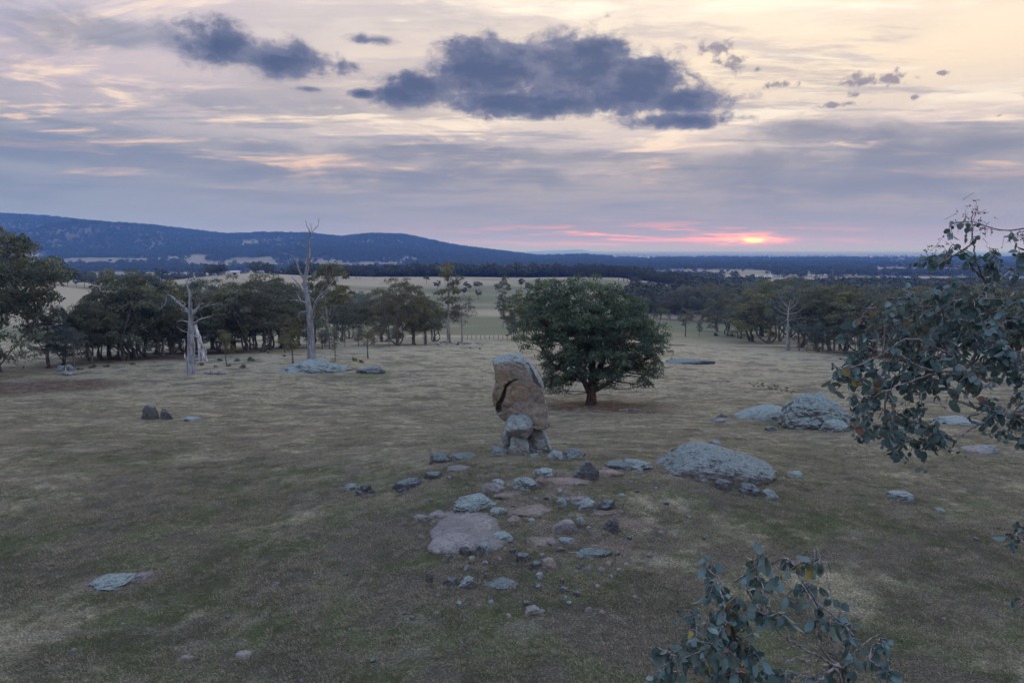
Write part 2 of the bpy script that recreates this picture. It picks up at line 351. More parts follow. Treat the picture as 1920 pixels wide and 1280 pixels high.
def mat_ground():
    m, T = material('pasture')
    pos = T.node('ShaderNodeNewGeometry').outputs['Position']
    sp = T.node('ShaderNodeSeparateXYZ', {0: pos}); y = sp.outputs[1]
    flat = T.xyz(sp.outputs[0], sp.outputs[1], 0.0)
    nA = T.noise(flat, 0.09, 6, 0.6, 0.4); nB = T.noise(flat, 0.55, 6, 0.62, 0.3); nC = T.noise(flat, 3.3, 5, 0.65)
    nD = T.noise(flat, 15.0, 4, 0.7); nE = T.noise(flat, 0.022, 5, 0.55, 0.3)
    nD = T.ss(nD, .36, .64)
    hue = T.noise(T.xyz(T.m('MULTIPLY', sp.outputs[0], .5), sp.outputs[1], 21.0), 0.85, 6, 0.66, 0.4)
    straw = T.mix(nD, lin(0.190, 0.170, 0.112), lin(0.530, 0.475, 0.320))
    green = T.mix(nD, lin(0.068, 0.082, 0.038), lin(0.165, 0.178, 0.090))
    soil = T.mix(nD, lin(0.072, 0.062, 0.050), lin(0.190, 0.165, 0.135))
    mixn = T.m('ADD', T.m('ADD', T.m('MULTIPLY', nA, 0.9), T.m('MULTIPLY', nB, 0.7)), T.m('ADD', T.m('MULTIPLY', nC, 0.5), T.m('MULTIPLY', attr(T, 'green'), 0.60)))
    nT = T.noise(T.xyz(T.m('MULTIPLY', sp.outputs[0], 0.16), T.m('ADD', T.m('MULTIPLY', sp.outputs[1], 0.9), T.m('MULTIPLY', nB, 1.5)), 0.0), 1.0, 6, 0.65, 0.3)
    straw = T.mix(T.m('MULTIPLY', T.ss(nT, .44, .60), .65), straw, T.mix(nD, lin(.140, .128, .094), lin(.33, .298, .222)))
    c = T.mix(T.ss(mixn, 1.08, 1.32), straw, green)
    c = T.mix(T.m('MULTIPLY', T.ss(hue, .50, .60), .5), c, T.mix(nD, lin(.135, .122, .105), lin(.36, .33, .285)))
    c = T.mix(T.m('MULTIPLY', T.m('SUBTRACT', 1.0, T.ss(hue, .38, .47)), .5), c, T.mix(nD, lin(.085, .100, .062), lin(.23, .245, .16)))
    nS = T.noise(T.xyz(T.m('ADD', sp.outputs[0], 40.0), sp.outputs[1], 5.0), 0.33, 6, 0.65, 0.4)
    c = T.mix(T.m('MULTIPLY', T.ss(T.m('ADD', nS, T.m('MULTIPLY', T.m('SUBTRACT', 1.0, T.ss(y, 18, 40)), .05)), 0.51, 0.60), 0.85), c, soil)
    c = T.mix(T.m('MULTIPLY', T.ss(T.m('ADD', attr(T, 'bare'), T.m('MULTIPLY', T.m('SUBTRACT', nC, 0.5), 1.1)), 0.42, 0.72), 0.9), c,
              T.mix(nD, lin(0.125, 0.098, 0.080), lin(0.31, 0.255, 0.21)))
    c = T.mix(T.ss(T.m('ADD', attr(T, 'litter'), T.m('MULTIPLY', T.m('SUBTRACT', nC, 0.5), 0.8)), 0.30, 0.75), c, T.mix(nD, lin(0.055, 0.036, 0.028), lin(0.15, 0.098, 0.074)))
    tus = T.ss(T.noise(flat, 2.1, 6, 0.72, 0.5), .40, .62)
    c = T.mix(T.m('MULTIPLY', T.m('SUBTRACT', 1.0, tus), .45), c, T.mix(1.0, c, lin(.45, .47, .45), 'MULTIPLY'))
    # paddocks beyond the trees
    pad = T.mix(attr(T, 'field'), lin(0.110, 0.120, 0.066), lin(0.285, 0.245, 0.175))
    pad = T.mix(T.m('MULTIPLY', nB, 0.35), pad, lin(0.13, 0.11, 0.07))
    pad = T.mix(T.m('MULTIPLY', T.ss(y, 1100, 2400), .75), pad, lin(.165, .145, .11))
    c = T.mix(T.ss(y, 150, 260), c, pad)
    wood = T.mix(T.ss(T.noise(flat, 0.006, 5, 0.6), .4, .6), lin(0.024, 0.028, 0.019), lin(0.110, 0.095, 0.078))
    c = T.mix(T.ss(attr(T, 'wood'), 0.35, 0.65), c, wood)
    h = T.m('ADD', T.m('MULTIPLY', nD, 0.4), T.m('MULTIPLY', nC, 1.0))
    near = T.m('SUBTRACT', 1.0, T.ss(y, 60, 300))
    finish(T, c, 0.95, T.node('ShaderNodeBump', {'Strength': T.m('MULTIPLY', near, 0.9), 'Distance': 0.12, 'Height': h}).outputs[0], 0.1)
    return m
def mat_rock(name, a, b, lichen, amount, warm=None, scale=1.0, topbias=0.55, side=0.0, black=0.42):
    m, T = material(name)
    co = T.node('ShaderNodeNewGeometry'); pos = co.outputs['Position']; ns = T.node('ShaderNodeSeparateXYZ', {0: co.outputs['Normal']}); nz = ns.outputs[2]
    n1 = T.noise(pos, 0.9 * scale, 5, 0.62, 0.4); n2 = T.noise(pos, 3.2 * scale, 6, 0.70, 0.3); n3 = T.noise(pos, 17 * scale, 4, 0.75)
    c = T.mix(T.ss(n1, 0.38, 0.62), a, b)
    if warm: c = T.mix(T.ss(T.noise(pos, 0.7, 5, 0.65, 0.5), 0.46, 0.60), c, warm)
    c = T.mix(T.m('MULTIPLY', T.ss(n3, 0.47, 0.60), 0.5), c, tuple(list(np.array(a[:3]) * .40) + [1]))
    # crusts of pale lichen, heaviest on top
    li = T.m('ADD', T.m('ADD', n2, T.m('MULTIPLY', n1, 0.5)), T.m('ADD', T.m('MULTIPLY', nz, topbias), T.m('MULTIPLY', ns.outputs[0], side)))
    li = T.m('ADD', li, T.m('MULTIPLY', T.m('SUBTRACT', n3, .5), .45))
    c = T.mix(T.m('MULTIPLY', T.ss(li, amount, amount + 0.12), 0.92), c, T.mix(T.ss(n3, .35, .65), tuple(list(np.array(lichen[:3]) * 0.45) + [1]), lichen))
    # black lichen in blotches and runs down the faces
    nd = T.noise(T.node('ShaderNodeVectorMath', {0: pos, 1: (2.2, 2.2, 0.7)}, operation='MULTIPLY').outputs[0], 1.6 * scale, 7, 0.72, 0.7)
    c = T.mix(T.m('MULTIPLY', T.ss(nd, 0.52, 0.60), black), c, lin(0.040, 0.042, 0.046))
    h = T.m('ADD', T.m('MULTIPLY', n2, 1.0), T.m('MULTIPLY', n3, 0.30))
    finish(T, c, 0.93, bump(T, h, 0.22, 1.0), 0.15)
    return m
def mat_leaf(name, a, b, transl=0.25, rough=0.6, var=None):
    m, T = material(name)
    t = attr(T, 'tint'); oi = T.node('ShaderNodeObjectInfo').outputs['Random']
    c = T.mix(t, a, b)
    if var: c = T.mix(T.m('MULTIPLY', oi, 0.8), c, var)
    finish(T, c, rough, None, 0.3, transl)
    return m
def mat_bark(name, a, b, sc=3.0):
    m, T = material(name)
    co = T.node('ShaderNodeTexCoord').outputs['Object']
    v = T.node('ShaderNodeVectorMath', {0: co, 1: (1, 1, 0.16)}, operation='MULTIPLY').outputs[0]
    n = T.noise(v, sc, 7, 0.65, 0.8); n2 = T.noise(co, sc * 0.35, 4, 0.6)
    c = T.mix(T.ss(n, 0.36, 0.64), a, b); c = T.mix(T.m('MULTIPLY', T.ss(n2, 0.5, 0.7), 0.5), c, a)
    finish(T, c, 0.9, bump(T, n, 0.06, 0.7), 0.15)
    return m
def mat_plain(name, col, rough=0.8):
    m, T = material(name)
    n = T.noise(T.node('ShaderNodeTexCoord').outputs['Object'], 6.0, 4, 0.6)
    finish(T, T.mix(n, tuple(list(np.array(col[:3]) * 0.75) + [1]), col), rough); return m

M = {}
M['ground'] = mat_ground()
M['lichen'] = mat_rock('lichen_granite', lin(.13, .13, .125), lin(.23, .22, .205), lin(.31, .385, .37), 0.86, None, 1.0, .55, 0.0, .36)
M['dark'] = mat_rock('dark_granite', lin(.075, .075, .078), lin(.14, .135, .132), lin(.20, .255, .25), 1.12)
M['tan'] = mat_rock('tan_granite', lin(.26, .225, .185), lin(.37, .325, .268), lin(.30, .375, .385), 1.14, lin(.34, .26, .18), 1.0, 0.75, 0.42, .22)
M['support'] = mat_rock('weathered_support', lin(.21, .205, .19), lin(.33, .315, .29), lin(.37, .45, .44), 0.80, None, 1.0, .45, .1, .22)
M['ribbed'] = mat_rock('ribbed_granite', lin(.115, .11, .105), lin(.20, .185, .17), lin(.27, .33, .32), 1.04, None, 1.0, .55, 0.0, .62)
M['bare'] = mat_rock('bare_granite', lin(.20, .19, .185), lin(.29, .275, .262), lin(.26, .32, .305), 1.46, None, 1.0, .55, 0.0, .35)
M['pink'] = mat_rock('pink_granite', lin(.20, .165, .14), lin(.28, .235, .20), lin(.26, .31, .29), 1.42, None, 1.0, .55, 0.0, .3)
M['gum'] = mat_leaf('gum_leaves', lin(.042, .056, .036), lin(.205, .225, .140), .35, .6, lin(.145, .135, .070))
M['gum_blue'] = mat_leaf('blue_gum_leaves', lin(.052, .072, .062), lin(.185, .225, .190), .35)
M['gum_yellow'] = mat_leaf('yellow_gum_leaves', lin(.055, .062, .024), lin(.235, .230, .095), .35)
M['big'] = mat_leaf('spreading_tree_leaves', lin(.036, .060, .038), lin(.150, .205, .120), .35)
M['far'] = mat_leaf('far_leaves', lin(.028, .036, .022), lin(.085, .095, .055), .2, .7, lin(.070, .068, .042))
M['bark'] = mat_bark('gum_bark', lin(.060, .050, .045), lin(.20, .175, .155))
M['bark_pale'] = mat_bark('pale_gum_bark', lin(.16, .145, .13), lin(.42, .40, .37))
M['bark_red'] = mat_bark('red_brown_bark', lin(.040, .028, .022), lin(.125, .075, .052))
M['dead'] = mat_bark('weathered_dead_wood', lin(.12, .125, .135), lin(.33, .34, .355), 4.0)
M['bleached'] = mat_bark('bleached_dead_wood', lin(.10, .10, .10), lin(.66, .66, .66), 3.0)
M['twig'] = mat_bark('twig_bark', lin(.10, .085, .08), lin(.34, .31, .30), 30.0)

# ------------------------------------------------------------------ ground sheet
def ground():
    ya = np.concatenate([np.linspace(-45, 12, 36), 12 + (np.exp(np.linspace(0, math.log(1 + 190 / 18.0), 330)) - 1)[1:] * 18,
                         np.exp(np.linspace(math.log(204), math.log(78000), 230))])
    ua = np.concatenate([np.linspace(-3.2, -0.82, 50)[:-1], np.linspace(-0.82, 0.82, 460), np.linspace(0.82, 3.2, 50)[1:]])
    yy, uu = np.meshgrid(ya, ua, indexing='ij'); xx = uu * (np.maximum(yy, -45) + 60 * np.exp(-np.maximum(yy, 0) / 40) * (yy < 400))
    zz = H(xx, yy); n, mm = yy.shape
    i, j = np.meshgrid(np.arange(n - 1), np.arange(mm - 1), indexing='ij'); a = i * mm + j
    q = np.stack([a, a + 1, a + mm + 1, a + mm], -1).reshape(-1, 4)
    X, Y = xx.ravel(), yy.ravel()
    bare = np.zeros_like(X); litter = np.zeros_like(X)
    def blob(px, py, rx, ry, s=1.0, arr=bare):
        p = G(px, py); arr[:] = np.maximum(arr, s * np.exp(-((X - p[0]) / rx) ** 2 - ((Y - p[1]) / ry) ** 2))
    for b in [(1060, 905, 1.6, 2.0), (1180, 975, 1.0, 1.0), (1040, 1010, 1.2, 1.3), (900, 1010, 2.2, 2.2, .8), (1190, 872, 1.5, 1.2, .8), (600, 700, 4, 5, .7), (860, 645, 6, 4, .7), (215, 1090, 1.8, 1.0, .9),
              (990, 960, 1.4, 1.6), (1130, 1020, 2.0, 1.4, .7), (1000, 1110, 2.2, 1.2, .6), (1440, 925, 1.5, 1.2, .6), (960, 1130, 1.5, 1.0, .5)]: blob(*b)
    for b in [(1115, 765, 8.5, 7.5), (1180, 772, 6, 5, .8), (60, 725, 13, 9, 1.0), (-20, 730, 12, 12, 1.0), (520, 652, 14, 6, .9), (260, 672, 18, 6, .9), (740, 646, 12, 6, .8), (380, 662, 12, 6, .8), (1480, 650, 26, 8, .7), (1650, 668, 16, 10, .7)]: blob(*b, arr=litter)
    green = (fbm(X / 5, Y / 4, 4, 33) - .5) * 1.3 + 0.72 * (1 - sstep(Y, 17, 38)) - 0.12 * sstep(Y, 34, 60)
    for (px, py, rx, ry, s) in [(740, 1010, 1.6, 2.2, .25), (850, 865, 2, 1.2, .5), (1470, 795, 3, 2, .7), (640, 705, 8, 5, .4), (120, 820, 8, 5, .35)]: blob(px, py, rx, ry, s, green)
    f = fbm(X / 150 + 3 + Y / 400, Y / 60, 4, 41); field = sstep(f, .34, .56)
    wood = WOOD(X, Y)
    me = mk_mesh('ground', np.stack([X, Y, zz.ravel()], 1), [q], True, {'bare': bare, 'litter': litter, 'green': green, 'field': field, 'wood': wood})
    o = put('ground', me, M['ground']); o['kind'] = 'structure'; return o
def WOOD(X, Y):
    """0..1 wooded country on the plain and the ridge"""
    X = np.asarray(X, float); Y = np.asarray(Y, float); Z = np.maximum(Y, 1)
    n = fbm(X / 620, Y / 420, 4, 51) * .6 + fbm(X / 2600 + 5, Y / 1500, 3, 61) * .4
    w = sstep(n, .485, .53)
    rx = 960 + F * X / Z; row = np.interp(rx, RX, RR)
    ridge = sstep(Y, 2100, 3000) * (1 - sstep(Y, 7000, 9000)) * (1 - sstep(rx, 900, 1000))
    w = np.maximum(w, ridge * sstep(fbm(X / 330, Y / 520, 4, 71) + .28 * sstep(Y, 2300, 3300), .50, .60))
    w = w * sstep(Y, 720, 860)
    right = sstep(rx, 1150, 1300) * sstep(Y, 420, 480) * (1 - sstep(Y, 820, 900))
    w = np.maximum(w, right * sstep(fbm(X / 120, Y / 90, 3, 81), .42, .52))
    w = w * (1 - sstep(rx, 1330, 1400) * sstep(Y, 1020, 1060) * (1 - sstep(Y, 1380, 1480)))   # pale paddock on the right
    return w
ground()

# ------------------------------------------------------------------ rocks
_ico = {}
def ico(level):
    if level not in _ico:
        import bmesh
        bm = bmesh.new(); bmesh.ops.create_icosphere(bm, subdivisions=level, radius=1.0)
        bm.verts.ensure_lookup_table()
        _ico[level] = (np.array([v.co[:] for v in bm.verts]), np.array([[v.index for v in f.verts] for f in bm.faces])); bm.free()
    return _ico[level]
def rock_mesh(seed, level=4, angular=0.5, rough=0.22, flat=0.0, boxy=0.8, cracks=2):
    rng = np.random.RandomState(seed); v, f = ico(level); d = v.copy()
    p = np.sign(d) * np.abs(d) ** boxy; p /= np.abs(p).max(0)
    hr = np.hypot(d[:, 0], d[:, 1]); low = d[:, 2] < 0.05                     # sides run straight into the ground
    k = np.where(low, 1 / np.maximum(hr, .5), 1.0) ** .7; p[:, 0] *= k; p[:, 1] *= k
    for q in range(int(7 + angular * 12)):              # fracture planes
        n = rng.normal(size=3); n[2] = abs(n[2]) * .8 + .05; n /= np.linalg.norm(n); lim = rng.uniform(.60, .93)
        over = np.maximum(p @ n - lim, 0); p = p - n * (over * (.75 + .25 * angular))[:, None]
    for q in range(int(4 + 4 * angular)):               # upright joint faces give an angular plan
        a = rng.uniform(0, 6.28); n = np.array([math.cos(a), math.sin(a), rng.uniform(-.05, .25)]); lim = rng.uniform(.52, .9)
        p = p - n * (np.maximum(p @ n - lim, 0) * .92)[:, None]
    o3 = rng.uniform(0, 50, 3)
    nn = fbm3(p * 1.3 + o3, 3, seed) - .5; n2 = fbm3(p * 4.5 + o3, 4, seed + 3, .62) - .5; rid = np.abs(fbm3(p * 2.2 + o3 + 9, 3, seed + 5) - .5)
    p = p * (1 + rough * 1.6 * nn + rough * .75 * n2 - rough * 1.0 * np.maximum(.07 - rid, 0) * 9)[:, None]
    for q in range(cracks):
        n = rng.normal(size=3); n[2] *= .5; n /= np.linalg.norm(n); off = rng.uniform(-.35, .35)
        dist = np.abs(p @ n - off + (fbm3(p * 2.5 + q * 9, 3, seed + q) - .5) * .35)
        p = p * (1 - .09 * np.exp(-(dist / .045) ** 2))[:, None]
    lo, hi = p.min(0), p.max(0); p = (p - (lo + hi) / 2) / (hi - lo) * 2      # unit box -1..1
    return mk_mesh('rock', p, [f], True)
_lib = {}
def rock(name, label, px, py, w, h, mat='lichen', seed=None, depth=0.9, level=4, angular=0.5, rough=.22, rz=0.0, sink=0.22, boxy=.8, group=None, cracks=2, cat='boulder', tilt=0.0):
    """front foot of the rock at photo pixel (px, py); w, h its size in photo pixels"""
    g = G(px, py); y0 = g[1]; wm = w * 1.22 / F * y0; dm = wm * depth; y = y0 + dm * .45
    tt = (CAM[2] - g[2]) / y0; hm = max(h / F * y0 - dm * .55 * tt, h / F * y0 * .62) * (.6 if sink >= .5 else 1.15)
    if seed is None: seed = int(px * 7 + py)
    me = rock_mesh(seed, level, angular, rough, 0, boxy, cracks); me.materials.append(M[mat])
    x = g[0] * y / y0; z = float(H(x, y)); bot = min(z, g[2]) - hm * .6
    top = max(z, g[2]) + hm
    o = put(name, me, None, None, (x, y, (bot + top) / 2), (0, tilt, rz), (wm / 2, dm / 2, max(top - bot, .05) / 2))
    tag(o, label, cat, group); return o

def outline_stone(name, label, outline, ydist, depth, mat, crack=None, level=6, seed=3, kx=.62, cat='boulder', rough=.10, cracks2=()):
    pts = np.array([P(a, b, ydist) for a, b in outline]); c = pts.mean(0); c[0] = (pts[:, 0].min() + pts[:, 0].max()) / 2; c[2] = (pts[:, 2].min() + pts[:, 2].max()) / 2
    rel = pts - c; th = np.arctan2(rel[:, 2], rel[:, 0]); rr = np.hypot(rel[:, 0], rel[:, 2]); o = np.argsort(th); th, rr = th[o], rr[o]
    v, f = ico(level); s = np.hypot(v[:, 0], v[:, 2]); ang = np.arctan2(v[:, 2], v[:, 0])
    Rr = np.interp(ang, np.concatenate([th - 2 * np.pi, th, th + 2 * np.pi]), np.tile(rr, 3))
    r = Rr * s ** kx
    p = np.stack([r * np.cos(ang), depth * np.sign(v[:, 1]) * np.abs(v[:, 1]) ** .75, r * np.sin(ang)], 1)
    p[:, 1] *= 1 - .18 * (p[:, 2] / np.abs(p[:, 2]).max())            # leaner towards the top
    rg = np.random.RandomState(seed + 40); mx = np.abs(p).max(0)
    for q in range(6):
        n = rg.normal(size=3) * np.array([.45, 1.0, .45]); n[1] = -abs(n[1]) - .5; n /= np.linalg.norm(n); lim = rg.uniform(.66, .86) * np.max(p @ n)
        p = p - n * (np.maximum(p @ n - lim, 0) * .85)[:, None]
    nrm = v.copy()
    big = fbm3(p * .55 + seed, 3, seed) - .5; sm = fbm3(p * 2.6 + seed, 4, seed + 5, .6) - .5
    rid = np.maximum(.05 - np.abs(fbm3(p * 1.3 + seed, 3, seed + 8) - .5), 0) * 20
    p = p + nrm * (big * rough * 4 + sm * rough * 3.0 - rid * rough * .9)[:, None]
    for (poly, wid, dep) in ([crack] if crack else []) + list(cracks2):
        q = np.array([P(a, b, ydist - depth) for a, b in poly]); q = np.stack([q[:, 0] - c[0] , q[:, 2] - c[2]], 1)
        dist = np.full(len(p), 9.0); wl = np.full(len(p), wid[0])
        for i in range(len(q) - 1):
            ab = q[i + 1] - q[i]; t = np.clip(((p[:, [0, 2]] - q[i]) @ ab) / (ab @ ab), 0, 1)
            dd = np.linalg.norm(p[:, [0, 2]] - (q[i] + t[:, None] * ab), axis=1)
            ww = np.interp((i + t) / (len(q) - 1), np.linspace(0, 1, len(wid)), wid); better = dd < dist
            wl = np.where(better, ww, wl); dist = np.minimum(dist, dd)
        dist = dist + (fbm3(p * 5, 3, seed + 9) - .5) * .05
        front = sstep(-v[:, 1], -.1, .1)
        k = (1 - sstep(dist, wl * .35, wl)) * front * dep * np.minimum(1, wl / .10)
        p[:, 1] += k
    me = mk_mesh('rock', p, [f], True)
    ob = put(name, me, M[mat], None, c); tag(ob, label, cat); return ob

def formation():
    yb = G(985, 853)[1] + 1.0
    outline_stone('balanced_boulder', 'tall tan granite block with a long dark crack balanced on smaller boulders',
        [(924, 674), (938, 667), (958, 666), (978, 669), (986, 678), (1000, 690), (1013, 706), (1020, 728), (1022, 748), (1029, 775), (1031, 792), (1024, 800), (1008, 799), (990, 792), (970, 790), (950, 790), (942, 786), (934, 776), (928, 760), (924, 742), (926, 728), (930, 712), (928, 694)],
        yb, 1.45, 'tan', ([(972, 715), (958, 722), (948, 731), (944, 745), (940, 758), (935, 767), (935, 780)], [.03, .07, .10, .14, .19], 0.6), 7, 5, .55, rough=.055,
        cracks2=(([(990, 690), (998, 705), (1006, 722), (1015, 731)], [.09, .12, .10, .05], .3), ([(998, 692), (1007, 702), (1013, 712)], [.05, .07, .05], .2), ([(972, 672), (960, 682), (980, 688)], [.04, .05, .03], .12)))
    def leg(name, label, ol, y, dep, mat, seed): outline_stone(name, label, ol, y, dep, mat, None, 6, seed, .62, rough=.06)
    leg('perched_boulder', 'rounded lichen boulder wedged directly under the tall tan balanced block', [(949, 795), (954, 784), (966, 779), (980, 779), (992, 785), (998, 797), (996, 808), (988, 816), (975, 814), (962, 812), (952, 808)], yb - .75, .85, 'support', 11)
    leg('supporting_boulder', 'smooth squat boulder upright beneath the wedged round boulder', [(956, 835), (961, 818), (968, 813), (982, 815), (989, 822), (992, 840), (993, 858), (975, 862), (957, 860)], yb - .65, .75, 'support', 12)
    leg('supporting_boulder', 'narrow grey boulder leaning at the crack side under the balanced block', [(937, 845), (941, 828), (946, 806), (954, 800), (964, 806), (966, 830), (963, 858), (950, 862), (938, 858)], yb + .2, .8, 'support', 13)
    leg('supporting_boulder', 'sloping lichen boulder carrying the overhanging end of the balanced block', [(990, 820), (997, 806), (1008, 800), (1018, 806), (1026, 822), (1033, 845), (1036, 858), (1015, 864), (996, 858), (990, 842)], yb - .05, 1.0, 'support', 14)
formation()

def dome(name, label, px0, px1, py_top, py_bot, prof, mat, seed, depth, level=6, cracks=4, rough=.09):
    """low whaleback outcrop: prof gives the skyline height (0..1) along its width"""
    g = G((px0 + px1) / 2, py_bot); y0 = g[1]; w = (px1 - px0) / F * (y0 + depth * .5); v, f = ico(level)
    hm = (py_bot - py_top) / F * y0 * 1.0
    s = np.sign(v) * np.abs(v) ** .85; x = s[:, 0] * w / 2; yv = s[:, 1] * depth / 2
    pr = np.interp(v[:, 0], np.linspace(-1, 1, len(prof)), prof)
    z = np.where(v[:, 2] > 0, np.maximum(v[:, 2], 0) ** .78 * pr * hm, v[:, 2] * .4)
    an = np.arctan2(v[:, 1], v[:, 0]); ir = 1 + (fbm(np.cos(an) * 1.6 + seed, np.sin(an) * 1.6, 4, seed, .6) - .5) * .55; x = x * ir; yv = yv * ir
    p = np.stack([x, yv, z], 1)
    b = fbm3(p * .5 + seed, 3, seed) - .5; n2 = fbm3(p * 1.8 + seed, 4, seed + 4, .6) - .5
    rb = fbm(p[:, 0] * .9 + p[:, 1] * 3.2 + p[:, 2] * 3.5, p[:, 0] * .35 - p[:, 1] * .3, 4, seed, .6) - .5
    p = p + v * (b * rough * 4 + n2 * rough * 4.0 + rb * rough * 1.8)[:, None] * np.array([1, 1, .8])
    rng = np.random.RandomState(seed)
    for k in range(cracks):
        n = np.array([rng.normal(), rng.normal() * .7, rng.normal() * .4]); n /= np.linalg.norm(n)
        dist = np.abs(p @ n - rng.uniform(-w * .3, w * .3) + (fbm3(p * .9 + k * 5, 3, seed + k) - .5) * 1.2)
        p[:, 2] -= .10 * np.exp(-(dist / .06) ** 2) * (v[:, 2] > 0)
    c = P((px0 + px1) / 2, py_bot, y0 + depth * .54); gz = float(H(c[0], y0 + depth * .4))
    me = mk_mesh('rock', p, [f], True); o = put(name, me, M[mat], None, (c[0], c[1], gz - .12)); tag(o, label, 'boulder'); return o

dome('granite_dome', 'large ribbed grey granite dome with tapering tail beside the rocky knoll', 1212, 1452, 832, 908, [.14, .36, .58, .70, .66, .52, .38, .24, .10], 'ribbed', 21, 4.2, 7, 0, .075)
dome('granite_dome', 'big humped teal lichen outcrop with a dark hollow, shrubby leaves overlapping it', 1462, 1606, 735, 808, [.35, .75, .90, .86, .7, .45, .25], 'lichen', 25, 5.0, 7, 7, .16)
dome('granite_ledge', 'low lichen ledge running into the big humped outcrop', 1384, 1478, 758, 788, [.2, .6, .85, 1.0, .9], 'lichen', 26, 3.0, 5, 3)
dome('granite_slab', 'broad smooth bare grey slab bulging from the turf in front of the standing stones', 802, 962, 968, 1042, [.14, .22, .30, .33, .32, .26, .14], 'bare', 29, 3.5, 6, 0, .022)
dome('rocky_mound', 'broad stony outcrop around the foot of the tall forked dead tree', 532, 655, 672, 700, [.15, .45, .7, .75, .55, .45, .2], 'lichen', 33, 7, 6, 9, .30)

